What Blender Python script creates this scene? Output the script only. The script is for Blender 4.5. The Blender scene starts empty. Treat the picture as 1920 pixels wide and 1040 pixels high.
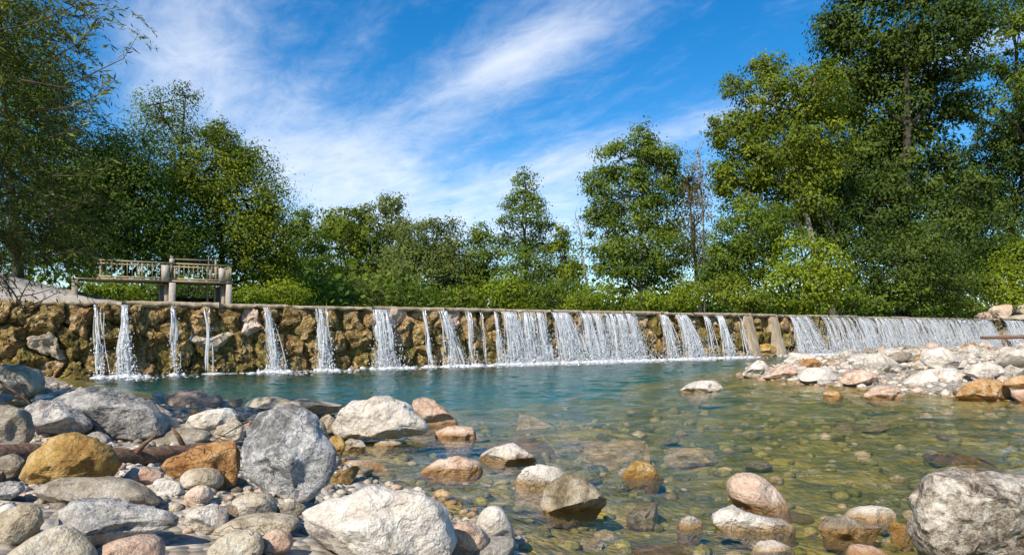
import bpy, math, random
import numpy as np
from mathutils import Vector

R = math.radians
random.seed(7)
rng = np.random.default_rng(7)
sc = bpy.context.scene
col = sc.collection

# ------------------------------------------------------------------ camera
F, HY, CX, CAMH = 1280.0, 619.0, 960.0, 1.53      # focal length and horizon in photo pixels, eye height above the water
cam_d = bpy.data.cameras.new('camera'); cam = bpy.data.objects.new('camera', cam_d); col.objects.link(cam)
cam.location = (0, 0, CAMH); cam.rotation_euler = (R(90), 0, 0)
cam_d.sensor_width = 36; cam_d.lens = 36 * F / 1920; cam_d.shift_y = (HY - 520) / 1920
cam_d.clip_start = 0.1; cam_d.clip_end = 3000
sc.camera = cam

# ------------------------------------------------------------------ world, sun, exposure
SUN = Vector((-0.40, -0.60, 0.68)).normalized()      # direction to the sun: high, behind and left of the camera
world = bpy.data.worlds.new('World'); sc.world = world; world.use_nodes = True
W = world.node_tree; W.nodes.clear()
def wn(t, **k):
    n = W.nodes.new(t)
    for a, b in k.items(): setattr(n, a, b)
    return n
def wm(op, a, b=None, c=None):
    n = wn('ShaderNodeMath', operation=op)
    for i, v in enumerate((a, b, c)):
        if v is None: continue
        if isinstance(v, (int, float)): n.inputs[i].default_value = v
        else: W.links.new(v, n.inputs[i])
    return n.outputs[0]
sky = wn('ShaderNodeTexSky', sky_type='NISHITA', sun_disc=False)
sky.sun_elevation = math.asin(SUN.z); sky.sun_rotation = math.atan2(SUN.x, SUN.y)
sky.air_density = 1.0; sky.dust_density = 0.35; sky.ozone_density = 3.2
hs = wn('ShaderNodeHueSaturation'); hs.inputs['Saturation'].default_value = 1.42; hs.inputs['Value'].default_value = 1.0
W.links.new(sky.outputs[0], hs.inputs['Color'])
tc = wn('ShaderNodeTexCoord'); sep = wn('ShaderNodeSeparateXYZ'); W.links.new(tc.outputs['Generated'], sep.inputs[0])
zz = wm('ADD', wm('MAXIMUM', sep.outputs[2], 0.0), 0.12)
u = wm('DIVIDE', sep.outputs[0], zz); v = wm('DIVIDE', sep.outputs[1], zz)
def rot_scale(cx, cy, ang, sx, sy):
    du = wm('SUBTRACT', u, cx); dv = wm('SUBTRACT', v, cy)
    ca, sa = math.cos(ang), math.sin(ang)
    a = wm('ADD', wm('MULTIPLY', du, ca / sx), wm('MULTIPLY', dv, sa / sx))
    b = wm('ADD', wm('MULTIPLY', du, -sa / sy), wm('MULTIPLY', dv, ca / sy))
    return a, b
STREAK = math.atan2(0.58, -0.46)
a, b = rot_scale(0, 0, STREAK, 1, 1)
def cloud_noise(sa, sb, scale, detail, rough, dist, zo):
    cmb = wn('ShaderNodeCombineXYZ')
    W.links.new(wm('MULTIPLY', a, sa), cmb.inputs[0]); W.links.new(wm('MULTIPLY', b, sb), cmb.inputs[1]); cmb.inputs[2].default_value = zo
    n = wn('ShaderNodeTexNoise'); n.inputs['Scale'].default_value = scale; n.inputs['Detail'].default_value = detail
    n.inputs['Roughness'].default_value = rough; n.inputs['Distortion'].default_value = dist
    W.links.new(cmb.outputs[0], n.inputs['Vector']); return n.outputs[0]
n_fine = cloud_noise(0.55, 1.3, 2.6, 9, 0.62, 0.7, 3.1)
n_big = cloud_noise(0.6, 1.0, 0.9, 5, 0.55, 0.9, 8.4)
n_tuft = cloud_noise(0.9, 1.5, 7.0, 10, 0.68, 0.5, 1.7)
def blob(cx, cy, ang, sx, sy, amp):
    p, q = rot_scale(cx, cy, ang, sx, sy)
    d2 = wm('ADD', wm('MULTIPLY', p, p), wm('MULTIPLY', q, q))
    return wm('MULTIPLY', wm('EXPONENT', wm('MULTIPLY', d2, -1.0)), amp)
mask = None
for bl in ((0.02, 1.88, STREAK, 0.42, 0.15, 0.60),      # the bright streak of cirrus
           (-0.85, 1.85, 1.9, 0.60, 0.24, 0.42),         # the broad veil left of it
           (-0.72, 2.75, 1.75, 0.60, 0.36, 0.50),
           (-0.20, 3.70, 0.0, 1.6, 1.2, 0.64),
           (0.22, 2.70, STREAK, 0.50, 0.18, 0.34),
           (0.85, 2.10, STREAK, 0.55, 0.10, 0.30),
           (1.25, 1.70, STREAK, 0.45, 0.14, 0.42)):
    o = blob(*bl); mask = o if mask is None else wm('ADD', mask, o)
mask = wm('MINIMUM', mask, 0.68)
den = wm('ADD', wm('ADD', wm('MULTIPLY', n_fine, 0.62), wm('MULTIPLY', n_big, 0.45)), wm('ADD', wm('MULTIPLY', n_tuft, 0.50), mask))
mr = wn('ShaderNodeMapRange', interpolation_type='SMOOTHSTEP'); mr.inputs['From Min'].default_value = 0.87; mr.inputs['From Max'].default_value = 1.74
W.links.new(den, mr.inputs['Value'])
cmix = wn('ShaderNodeMix', data_type='RGBA'); cmix.inputs['B'].default_value = (6.3, 6.5, 6.9, 1)
W.links.new(wm('MULTIPLY', mr.outputs[0], 0.74), cmix.inputs['Factor']); W.links.new(hs.outputs[0], cmix.inputs['A'])
bg = wn('ShaderNodeBackground'); bg.inputs['Strength'].default_value = 0.12
W.links.new(cmix.outputs['Result'], bg.inputs['Color'])
wo = wn('ShaderNodeOutputWorld'); W.links.new(bg.outputs[0], wo.inputs['Surface'])

sd = bpy.data.lights.new('sun', 'SUN'); sd.energy = 4.6; sd.angle = R(0.53); sd.color = (1.0, 0.92, 0.78)
sun = bpy.data.objects.new('sun', sd); col.objects.link(sun); sun.location = (-20, -30, 50)
sun.rotation_euler = (-SUN).to_track_quat('-Z', 'Y').to_euler()

vs = sc.view_settings
sc.display_settings.display_device = 'sRGB'
vs.view_transform = 'Standard'; vs.look = 'None'; vs.exposure = 0.55; vs.gamma = 1.0; vs.use_curve_mapping = False
sc.render.engine = 'CYCLES'
cy = sc.cycles
cy.use_denoising = True
cy.max_bounces = 8; cy.diffuse_bounces = 3; cy.glossy_bounces = 3; cy.transmission_bounces = 4; cy.transparent_max_bounces = 12; cy.volume_bounces = 0
cy.sample_clamp_indirect = 6; cy.caustics_reflective = False; cy.caustics_refractive = False

# ------------------------------------------------------------------ numeric helpers
def hash3(i, j, k, seed):
    with np.errstate(over='ignore'):
        h = (i.astype(np.int64) * 374761393 + j.astype(np.int64) * 668265263 + k.astype(np.int64) * 2147483647 + seed * 1274126177) & 0xffffffff
        h = ((h ^ (h >> 13)) * 1274126177) & 0xffffffff
        h = ((h ^ (h >> 16)) * 2246822519) & 0xffffffff
    return (h ^ (h >> 15)) / 4294967296.0
def vnoise(p, seed=0):                     # smooth value noise in -1..1, p is (n,3)
    f = np.floor(p); w = p - f; w = w * w * (3 - 2 * w); i = f.astype(np.int64)
    r = 0
    for dx in (0, 1):
        for dy in (0, 1):
            for dz in (0, 1):
                wt = (w[:, 0] if dx else 1 - w[:, 0]) * (w[:, 1] if dy else 1 - w[:, 1]) * (w[:, 2] if dz else 1 - w[:, 2])
                r = r + wt * hash3(i[:, 0] + dx, i[:, 1] + dy, i[:, 2] + dz, seed)
    return r * 2 - 1
def fbm(p, seed=0, oct=4, gain=0.5):
    r, a = 0, 1.0
    for o in range(oct):
        r = r + a * vnoise(p * (2.03 ** o) + o * 17.3, seed + o); a *= gain
    return r
def sstep(a, b, x):
    t = np.clip((x - a) / (b - a), 0, 1); return t * t * (3 - 2 * t)
def P(x, y, Y):                            # the point seen at photo pixel (x, y) at depth Y
    return Vector(((x - CX) / F * Y, Y, CAMH + (HY - y) / F * Y))
# the weir's own frame: s along its foot (to the right and away), t out of its face towards the camera
W0 = np.array((-16.0, 21.3)); WD = np.array((0.846, 0.534)); WD = WD / np.linalg.norm(WD); WN = np.array((WD[1], -WD[0]))
WANG = math.atan2(WD[1], WD[0])
def wpt(s, t, z): q = W0 + WD * s + WN * t; return Vector((q[0], q[1], z))
def s_at(px, t=0.0):
    k = (px - CX) / F; o = W0 + WN * t
    return (k * o[1] - o[0]) / (WD[0] - k * WD[1])
def z_at(px, py, t):
    q = W0 + WN * t + WD * s_at(px, t); return CAMH + (HY - py) / F * q[1]
CREST = 2.5

def poly_sd(x, y, poly):                   # signed distance to a polygon, positive inside
    p = np.array(poly, float); n = len(p); d = np.full(x.shape, 1e9); ins = np.zeros(x.shape, bool)
    for i in range(n):
        a, b = p[i], p[(i + 1) % n]; e = b - a
        t = np.clip(((x - a[0]) * e[0] + (y - a[1]) * e[1]) / (e @ e), 0, 1)
        d = np.minimum(d, np.hypot(x - a[0] - t * e[0], y - a[1] - t * e[1]))
        c = ((a[1] > y) != (b[1] > y)) & (x < (b[0] - a[0]) * (y - a[1]) / (b[1] - a[1] + 1e-12) + a[0])
        ins ^= c
    return np.where(ins, d, -d)
BANK = [(-15.2, 22.3), (-13.4, 20.2), (-10.6, 17.2), (-8.2, 15.2), (-6.2, 12.6), (-4.6, 12.6), (-3.2, 11.9), (-2.5, 10.2), (-2.2, 8.4), (-1.8, 7.2),
        (-1.35, 6.4), (-0.55, 5.75), (-0.1, 4.9), (0.1, 3.6), (0.5, 0), (0.5, -40), (-300, -40), (-300, 22), (-30, 14)]
BAR = [(7.6, 22.6), (8.2, 19.5), (9.5, 16.4), (11.2, 15.0), (14, 13.6), (30, 9), (300, 0), (300, 80), (48, 58), (38, 53.0), (25, 45.5), (15, 34.5), (10.2, 27)]
def terrain(x, y):
    x = np.asarray(x, float); y = np.asarray(y, float); shp = x.shape; x = x.ravel(); y = y.ravel()
    dx, dy = x - W0[0], y - W0[1]
    t = dx * WN[0] + dy * WN[1]; s = dx * WD[0] + dy * WD[1]
    pp = np.stack([x, y, 0 * x], 1)
    n1 = fbm(pp * 0.6, 3, 4); n2 = fbm(pp * 2.2, 9, 3)
    bed = -1.7 + 1.15 * sstep(4.5, 12.0, t + 1.2 * n1) + 0.33 * sstep(12, 18, t) + 0.10 * n1 * sstep(6, 14, t) + 0.05 * n2
    bed = np.minimum(bed, -0.07) - 0.05 * sstep(12, 16, t)
    b1 = poly_sd(x, y, BANK) + 0.25 * n1; b2 = poly_sd(x, y, BAR) + 0.35 * n1
    l1 = 0.02 + 0.20 * np.clip(b1, 0, 1.5) + 0.10 * np.clip(b1 - 1.5, 0, 6) + 0.3 * np.clip(b1 - 7.5, 0, 4) + 0.05 * n2
    l2 = 0.02 + 0.13 * np.clip(b2, 0, 1.6) + 0.025 * np.clip(b2 - 1.6, 0, 10) + 0.15 * np.clip(b2 - 14, 0, 12) + 0.05 * n2
    h = bed
    h = np.where(b1 > 0, l1, np.maximum(h, np.where(b1 > -3, 0.02 + b1 * 0.2, -9)))
    h = np.where(b2 > 0, np.maximum(h, l2), np.maximum(h, np.where(b2 > -4, 0.02 + b2 * 0.13, -9)))
    up = 1.9 + 0.6 * sstep(8, 15, -t) + 0.6 * sstep(25, 70, -t) + 0.08 * n1
    up = np.where(s < 6, np.maximum(up, 2.2 + 0.5 * sstep(2, 5, -t)), up)
    h = np.where(t < -0.9, up, h)
    far = np.hypot(x, y)
    return h.reshape(shp)
def th(x, y): return float(terrain(np.array([x]), np.array([y]))[0])

# ------------------------------------------------------------------ mesh and object helpers
def mesh_from(name, v, f, smooth=False, sharp=0):
    me = bpy.data.meshes.new(name)
    v = np.asarray(v, np.float32); me.vertices.add(len(v)); me.vertices.foreach_set('co', v.ravel())
    if isinstance(f, np.ndarray):
        k = f.shape[1]; n = len(f); flat = f.ravel().astype(np.int32); tot = np.full(n, k, np.int32)
    else:
        flat = np.array([i for q in f for i in q], np.int32); tot = np.array([len(q) for q in f], np.int32); n = len(f)
    st = np.concatenate(([0], np.cumsum(tot)[:-1])).astype(np.int32)
    me.loops.add(len(flat)); me.loops.foreach_set('vertex_index', flat)
    me.polygons.add(n); me.polygons.foreach_set('loop_start', st); me.polygons.foreach_set('loop_total', tot)
    if smooth: me.polygons.foreach_set('use_smooth', np.ones(n, bool))
    me.update(calc_edges=True); me.validate()
    if sharp: me.set_sharp_from_angle(angle=sharp)
    return me
def link(name, me, mat=None, parent=None):
    o = bpy.data.objects.new(name, me); col.objects.link(o)
    if mat is not None and me is not None and not me.materials: me.materials.append(mat)
    if parent is not None: o.parent = parent
    return o
def tag(o, label=None, cat=None, group=None, kind=None):
    if label: o['label'] = label
    if cat: o['category'] = cat
    if group: o['group'] = group
    if kind: o['kind'] = kind
    return o
def empty(name, loc, rz=0.0):
    o = bpy.data.objects.new(name, None); col.objects.link(o); o.location = loc; o.rotation_euler = (0, 0, rz); o.empty_display_size = 0.2; return o
class MB:                                   # collects boxes and tubes into one mesh
    def __init__(s): s.v = []; s.f = []
    def add(s, v, f):
        o = len(s.v); s.v += [tuple(q) for q in v]; s.f += [tuple(i + o for i in q) for q in f]
    def box(s, x0, x1, y0, y1, z0, z1):
        s.add([(x0, y0, z0), (x1, y0, z0), (x1, y1, z0), (x0, y1, z0), (x0, y0, z1), (x1, y0, z1), (x1, y1, z1), (x0, y1, z1)],
              [(0, 3, 2, 1), (4, 5, 6, 7), (0, 1, 5, 4), (1, 2, 6, 5), (2, 3, 7, 6), (3, 0, 4, 7)])
    def tube(s, pts, rad, n=6):
        pts = [Vector(p) for p in pts]; rings = []; base = len(s.v); prev = None
        for i, p in enumerate(pts):
            d = (pts[min(i + 1, len(pts) - 1)] - pts[max(i - 1, 0)])
            d = d.normalized() if d.length > 1e-9 else Vector((0, 0, 1))
            if prev is None: prev = Vector((1, 0, 0)) if abs(d.x) < 0.8 else Vector((0, 1, 0))
            a = (prev - d * prev.dot(d)).normalized(); b = d.cross(a); prev = a
            r = rad[i] if hasattr(rad, '__len__') else rad
            for k in range(n):
                q = 2 * math.pi * k / n; c = p + a * (math.cos(q) * r) + b * (math.sin(q) * r); s.v.append((c.x, c.y, c.z))
        for i in range(len(pts) - 1):
            for k in range(n):
                k2 = (k + 1) % n; s.f.append((base + i * n + k, base + i * n + k2, base + (i + 1) * n + k2, base + (i + 1) * n + k))
        s.f.append(tuple(base + k for k in range(n))[::-1]); e = base + (len(pts) - 1) * n; s.f.append(tuple(e + k for k in range(n)))
    def build(s, name, mat, parent=None, smooth=False): return link(name, mesh_from(name, s.v, s.f, smooth), mat, parent)
def bevel(o, w=0.012, seg=1):
    m = o.modifiers.new('bevel', 'BEVEL'); m.width = w; m.segments = seg; m.limit_method = 'ANGLE'; return o
_ico = {}
def ico(sub):
    if sub not in _ico:
        import bmesh
        bm = bmesh.new(); bmesh.ops.create_icosphere(bm, subdivisions=sub, radius=1.0)
        v = np.array([q.co[:] for q in bm.verts]); bm.verts.index_update()
        f = np.array([[q.index for q in t.verts] for t in bm.faces], np.int32); bm.free(); _ico[sub] = (v, f)
    return _ico[sub]

# ------------------------------------------------------------------ materials
class NT:
    def __init__(s, name):
        s.m = bpy.data.materials.new(name); s.m.use_nodes = True; s.t = s.m.node_tree; s.t.nodes.clear()
        s.out = s.t.nodes.new('ShaderNodeOutputMaterial')
    def n(s, ty, ins=None, **k):
        n = s.t.nodes.new(ty)
        for a, b in k.items(): setattr(n, a, b)
        for a, b in (ins or {}).items(): s.set(n.inputs[a], b)
        return n
    def set(s, sock, v):
        if isinstance(v, bpy.types.NodeSocket): s.t.links.new(v, sock)
        else: sock.default_value = v
    def math(s, op, a, b=0.0, c=None):
        n = s.n('ShaderNodeMath', operation=op); s.set(n.inputs[0], a); s.set(n.inputs[1], b)
        if c is not None: s.set(n.inputs[2], c)
        return n.outputs[0]
    def mix(s, f, a, b, blend='MIX'):
        n = s.n('ShaderNodeMix', data_type='RGBA', blend_type=blend)
        s.set(n.inputs[0], f); s.set(n.inputs[6], a if not isinstance(a, tuple) else (*a[:3], 1)); s.set(n.inputs[7], b if not isinstance(b, tuple) else (*b[:3], 1))
        return n.outputs[2]
    def noise(s, vec, scale, detail=4, rough=0.55, dist=0.0):
        return s.n('ShaderNodeTexNoise', {'Vector': vec, 'Scale': scale, 'Detail': detail, 'Roughness': rough, 'Distortion': dist}).outputs[0]
    def ramp(s, f, stops):
        n = s.n('ShaderNodeValToRGB', {'Fac': f}); e = n.color_ramp.elements
        while len(e) < len(stops): e.new(0.5)
        for q, (p, c) in zip(e, stops): q.position = p; q.color = (*c, 1) if len(c) == 3 else c
        return n.outputs[0]
    def rng(s, v, a, b, c=0.0, d=1.0, smooth=True):
        return s.n('ShaderNodeMapRange', {'Value': v, 'From Min': a, 'From Max': b, 'To Min': c, 'To Max': d}, interpolation_type='SMOOTHSTEP' if smooth else 'LINEAR').outputs[0]
    def bump(s, h, strength, dist, nrm=None):
        d = {'Height': h, 'Strength': strength, 'Distance': dist}
        if nrm is not None: d['Normal'] = nrm
        return s.n('ShaderNodeBump', d).outputs[0]
    def surf(s, x): s.t.links.new(x, s.out.inputs['Surface']); return s.m
    def wcoord(s): return s.n('ShaderNodeNewGeometry').outputs['Position']
    def ocoord(s, spread=40.0):
        t = s.n('ShaderNodeTexCoord').outputs['Object']; r = s.n('ShaderNodeObjectInfo').outputs['Random']
        o = s.n('ShaderNodeVectorMath', {0: t, 1: s.n('ShaderNodeCombineXYZ', {0: s.math('MULTIPLY', r, spread), 1: s.math('MULTIPLY', r, -spread * 1.7)}).outputs[0]}, operation='ADD')
        return o.outputs[0], r
    def pbr(s, c, rough, nrm=None, spec=0.35, **k):
        d = {'Base Color': c, 'Roughness': rough, 'Specular IOR Level': spec}
        if nrm is not None: d['Normal'] = nrm
        d.update(k); return s.n('ShaderNodeBsdfPrincipled', d).outputs[0]

def rock_mat(name, c1, c2, c3, speck=0.35, vein=0.0, veincol=(0.75, 0.72, 0.68), stain=True, scale=1.0, crack=0.0, moss=0.0, bmp=0.07):
    q = NT(name); v, r = q.ocoord(); pos = q.wcoord(); z = q.n('ShaderNodeSeparateXYZ', {0: pos}).outputs[2]
    v = q.n('ShaderNodeVectorMath', {0: v, 3: scale}, operation='SCALE').outputs[0]
    big = q.noise(v, 2.2, 8, 0.68, 0.9); med = q.noise(v, 8, 9, 0.7); pit = q.n('ShaderNodeTexVoronoi', {'Vector': v, 'Scale': 22.0}).outputs['Distance']; fine = q.noise(v, 75, 3, 0.6)
    c = q.ramp(q.math('ADD', q.math('MULTIPLY', big, 0.6), q.math('MULTIPLY', med, 0.4)), [(0.41, c1), (0.5, c2), (0.59, c3)])
    c = q.mix(q.rng(r, 0, 1, 0.0, 0.45, False), c, q.mix(0.5, c, (*c2,), 'MULTIPLY'))
    c = q.mix(q.math('MULTIPLY', q.rng(fine, 0.38, 0.62), speck), c, q.mix(1.0, c, (0.42, 0.40, 0.38), 'MULTIPLY'))
    cell = q.n('ShaderNodeTexVoronoi', {'Vector': q.n('ShaderNodeVectorMath', {0: v, 1: q.n('ShaderNodeTexNoise', {'Vector': v, 'Scale': 3.0, 'Detail': 3.0}).outputs[1]}, operation='ADD').outputs[0], 'Scale': 2.6}, feature='DISTANCE_TO_EDGE').outputs[0]
    crk = q.math('MULTIPLY', q.rng(cell, 0.0, 0.016, 1.0, 0.0), q.rng(q.noise(v, 1.6, 2), 0.52, 0.66))
    c = q.mix(q.math('MULTIPLY', crk, crack), c, (0.05, 0.042, 0.035))
    dk = q.rng(q.noise(v, 3.1, 9, 0.72, 0.4), 0.54, 0.66)
    c = q.mix(q.math('MULTIPLY', dk, 0.9 if moss else 0.6), c, q.mix(1.0, c, (0.26, 0.22, 0.17) if moss else (0.36, 0.31, 0.26), 'MULTIPLY'))
    if vein:
        w = q.noise(v, 3.4, 7, 0.6, 1.6); vn = q.rng(q.math('ABSOLUTE', q.math('SUBTRACT', w, 0.5)), 0.0, 0.035, 1.0, 0.0)
        c = q.mix(q.math('MULTIPLY', vn, vein), c, veincol)
    if moss:
        mz = q.rng(q.noise(v, 4.0, 6, 0.7), 0.46, 0.6)
        c = q.mix(q.math('MULTIPLY', mz, moss), c, (0.075, 0.07, 0.012))
    rough = 0.82
    if stain:                               # the damp, algae-stained foot of a stone that stands in the river
        edge = q.math('ADD', z, q.math('MULTIPLY', q.math('SUBTRACT', med, 0.5), -0.16))
        st = q.rng(edge, 0.015, 0.075, 1.0, 0.0)
        c = q.mix(q.math('MULTIPLY', st, 0.8), c, q.mix(0.55, q.mix(1.0, c, (0.55, 0.40, 0.20), 'MULTIPLY'), (0.30, 0.15, 0.025)))
        rough = q.rng(st, 0, 1, 0.82, 0.35, False)
    hb = q.noise(v, 4.5, 10, 0.62); h = q.math('ADD', q.math('ADD', q.math('MULTIPLY', hb, 1.5), q.math('ADD', q.math('MULTIPLY', fine, 0.14), q.math('MULTIPLY', pit, 0.12))), q.math('MULTIPLY', crk, -0.35))
    return q.surf(q.pbr(c, rough, q.bump(h, 1.0, bmp)))
M = {}
M['white'] = rock_mat('pale_limestone', (0.50, 0.43, 0.35), (0.68, 0.61, 0.52), (0.80, 0.75, 0.67), 0.35)
M['pink'] = rock_mat('pinkish_limestone', (0.46, 0.29, 0.20), (0.63, 0.46, 0.34), (0.74, 0.61, 0.50), 0.4)
M['grey'] = rock_mat('veined_grey_stone', (0.14, 0.135, 0.125), (0.37, 0.36, 0.345), (0.64, 0.62, 0.59), 0.6, 0.35, bmp=0.05)
M['ochre'] = rock_mat('ochre_stone', (0.26, 0.14, 0.035), (0.47, 0.30, 0.09), (0.64, 0.47, 0.23), 0.45)
M['orange'] = rock_mat('rusty_orange_stone', (0.32, 0.15, 0.045), (0.52, 0.30, 0.12), (0.64, 0.48, 0.33), 0.45)
M['tan'] = rock_mat('tan_river_stone', (0.33, 0.265, 0.175), (0.52, 0.44, 0.32), (0.68, 0.61, 0.49), 0.4)
M['slate'] = rock_mat('grey_brown_slab', (0.18, 0.145, 0.10), (0.33, 0.275, 0.20), (0.50, 0.44, 0.37), 0.4)
M['blue'] = rock_mat('bluish_grey_stone', (0.125, 0.115, 0.105), (0.33, 0.31, 0.285), (0.62, 0.58, 0.52), 0.5, 0.3)
M['mottled'] = rock_mat('mottled_conglomerate', (0.085, 0.06, 0.04), (0.40, 0.33, 0.25), (0.76, 0.70, 0.60), 0.7, 0.25, scale=2.2, bmp=0.03)
M['lichen'] = rock_mat('brown_lichen_stone', (0.14, 0.11, 0.06), (0.34, 0.27, 0.17), (0.52, 0.47, 0.38), 0.5)
M['weir_a'] = rock_mat('brown_weir_stone', (0.09, 0.055, 0.016), (0.44, 0.285, 0.085), (0.78, 0.60, 0.32), 0.6, scale=1.5, crack=0.8, moss=0.22, stain=False, bmp=0.16)
M['weir_b'] = rock_mat('olive_weir_stone', (0.065, 0.052, 0.012), (0.31, 0.225, 0.05), (0.60, 0.45, 0.16), 0.6, scale=1.5, crack=0.8, moss=0.4, stain=False, bmp=0.16)
M['weir_c'] = rock_mat('rusty_weir_stone', (0.20, 0.09, 0.02), (0.57, 0.36, 0.13), (0.80, 0.65, 0.45), 0.5, scale=1.5, crack=0.8, moss=0.12, stain=False, bmp=0.16)
M['bed'] = rock_mat('algae_covered_stone', (0.15, 0.12, 0.014), (0.33, 0.27, 0.05), (0.54, 0.42, 0.16), 0.4, stain=False)
M['bedpale'] = rock_mat('pale_submerged_stone', (0.34, 0.21, 0.07), (0.58, 0.39, 0.17), (0.74, 0.58, 0.38), 0.3, stain=False)

def ground_mat():
    q = NT('gravel_and_river_silt'); p = q.wcoord(); z = q.n('ShaderNodeSeparateXYZ', {0: p}).outputs[2]
    cell = q.n('ShaderNodeTexVoronoi', {'Vector': p, 'Scale': 14.0, 'Randomness': 1.0})
    big = q.noise(p, 0.9, 5, 0.6, 0.5); med = q.noise(p, 5.0, 5, 0.6)
    dry = q.ramp(q.math('ADD', q.math('MULTIPLY', med, 0.5), q.math('MULTIPLY', cell.outputs['Color'], 0.5)), [(0.25, (0.13, 0.105, 0.08)), (0.5, (0.29, 0.25, 0.20)), (0.75, (0.46, 0.42, 0.37))])
    wet = q.ramp(q.math('ADD', q.math('MULTIPLY', big, 0.7), q.math('MULTIPLY', med, 0.3)), [(0.32, (0.05, 0.042, 0.006)), (0.45, (0.16, 0.125, 0.016)), (0.56, (0.34, 0.235, 0.035)), (0.70, (0.56, 0.38, 0.12))])
    c = q.mix(q.rng(q.math('ADD', z, q.math('MULTIPLY', med, 0.08)), 0.03, 0.11, 1, 0), dry, wet)
    soil = q.ramp(med, [(0.3, (0.035, 0.045, 0.012)), (0.7, (0.09, 0.085, 0.03))])
    c = q.mix(q.rng(z, 1.2, 1.8), c, soil)
    h = q.math('SUBTRACT', q.math('MULTIPLY', med, 0.4), q.math('MULTIPLY', cell.outputs['Distance'], 0.8))
    return q.surf(q.pbr(c, 0.85, q.bump(h, 0.9, 0.05)))
M['ground'] = ground_mat()

def concrete_mat(name, c1, c2, c3):
    q = NT(name); p = q.wcoord(); st = q.n('ShaderNodeVectorMath', {0: p, 1: (3.0, 3.0, 0.5)}, operation='MULTIPLY').outputs[0]
    a = q.noise(st, 1.6, 6, 0.65); b = q.noise(p, 14, 5, 0.6)
    c = q.ramp(q.math('ADD', q.math('MULTIPLY', a, 0.65), q.math('MULTIPLY', b, 0.35)), [(0.34, c1), (0.5, c2), (0.66, c3)])
    return q.surf(q.pbr(c, 0.9, q.bump(b, 0.35, 0.01)))
M['concrete'] = concrete_mat('weathered_concrete', (0.12, 0.095, 0.065), (0.27, 0.22, 0.165), (0.40, 0.35, 0.28))
M['pale_concrete'] = concrete_mat('pale_concrete', (0.26, 0.22, 0.17), (0.40, 0.35, 0.29), (0.50, 0.46, 0.40))
M['crest'] = concrete_mat('sandy_crest_concrete', (0.16, 0.115, 0.065), (0.36, 0.28, 0.185), (0.52, 0.44, 0.33))
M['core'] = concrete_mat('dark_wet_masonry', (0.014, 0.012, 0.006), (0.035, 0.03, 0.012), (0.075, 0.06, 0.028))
M['rail'] = concrete_mat('faded_olive_rail', (0.20, 0.16, 0.085), (0.31, 0.255, 0.15), (0.40, 0.34, 0.22))
M['steel'] = concrete_mat('dull_steel', (0.10, 0.085, 0.06), (0.18, 0.155, 0.12), (0.28, 0.25, 0.2))

def wood_mat(name, c1, c2, c3, along=(1, 12, 12)):
    q = NT(name); v, r = q.ocoord(); s = q.n('ShaderNodeVectorMath', {0: v, 1: along}, operation='MULTIPLY').outputs[0]
    a = q.noise(s, 3.0, 6, 0.65, 0.4)
    c = q.ramp(a, [(0.3, c1), (0.5, c2), (0.7, c3)]); return q.surf(q.pbr(c, 0.85, q.bump(a, 0.8, 0.03)))
M['drift'] = wood_mat('reddish_driftwood', (0.07, 0.035, 0.022), (0.17, 0.095, 0.06), (0.28, 0.18, 0.12))
M['twig'] = wood_mat('dark_twig_bark', (0.03, 0.018, 0.012), (0.07, 0.042, 0.03), (0.13, 0.09, 0.07), (6, 6, 6))
M['bark'] = wood_mat('grey_brown_bark', (0.02, 0.016, 0.011), (0.05, 0.04, 0.028), (0.10, 0.085, 0.066), (4, 4, 0.8))
M['palebark'] = wood_mat('pale_grey_bark', (0.12, 0.10, 0.08), (0.26, 0.23, 0.19), (0.42, 0.38, 0.33), (4, 4, 0.8))

def leaf_mat(name, c1, c2, c3, trans=0.38):
    q = NT(name); a = q.n('ShaderNodeAttribute', attribute_name='tint').outputs['Fac']
    c = q.ramp(a, [(0.0, c1), (0.5, c2), (1.0, c3)])
    d = q.pbr(c, 0.6, None, 0.12)
    t = q.n('ShaderNodeBsdfTranslucent', {'Color': q.mix(1.0, c, (1.25, 1.35, 0.55), 'MULTIPLY')}).outputs[0]
    return q.surf(q.n('ShaderNodeMixShader', {0: trans, 1: d, 2: t}).outputs[0])
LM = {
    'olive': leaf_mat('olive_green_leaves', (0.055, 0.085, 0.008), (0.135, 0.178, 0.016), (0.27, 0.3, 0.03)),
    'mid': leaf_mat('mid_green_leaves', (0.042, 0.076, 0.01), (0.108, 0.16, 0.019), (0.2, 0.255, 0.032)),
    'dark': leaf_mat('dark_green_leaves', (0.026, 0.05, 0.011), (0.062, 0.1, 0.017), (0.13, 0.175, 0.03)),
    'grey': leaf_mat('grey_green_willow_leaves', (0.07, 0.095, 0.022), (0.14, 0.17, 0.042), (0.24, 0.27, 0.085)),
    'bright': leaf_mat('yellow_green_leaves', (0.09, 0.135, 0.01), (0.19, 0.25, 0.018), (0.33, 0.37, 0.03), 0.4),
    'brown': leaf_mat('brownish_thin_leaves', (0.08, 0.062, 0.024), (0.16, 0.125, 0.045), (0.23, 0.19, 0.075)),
    'willow': leaf_mat('narrow_willow_leaves', (0.05, 0.066, 0.014), (0.125, 0.145, 0.028), (0.36, 0.37, 0.15), 0.3),
}

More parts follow.
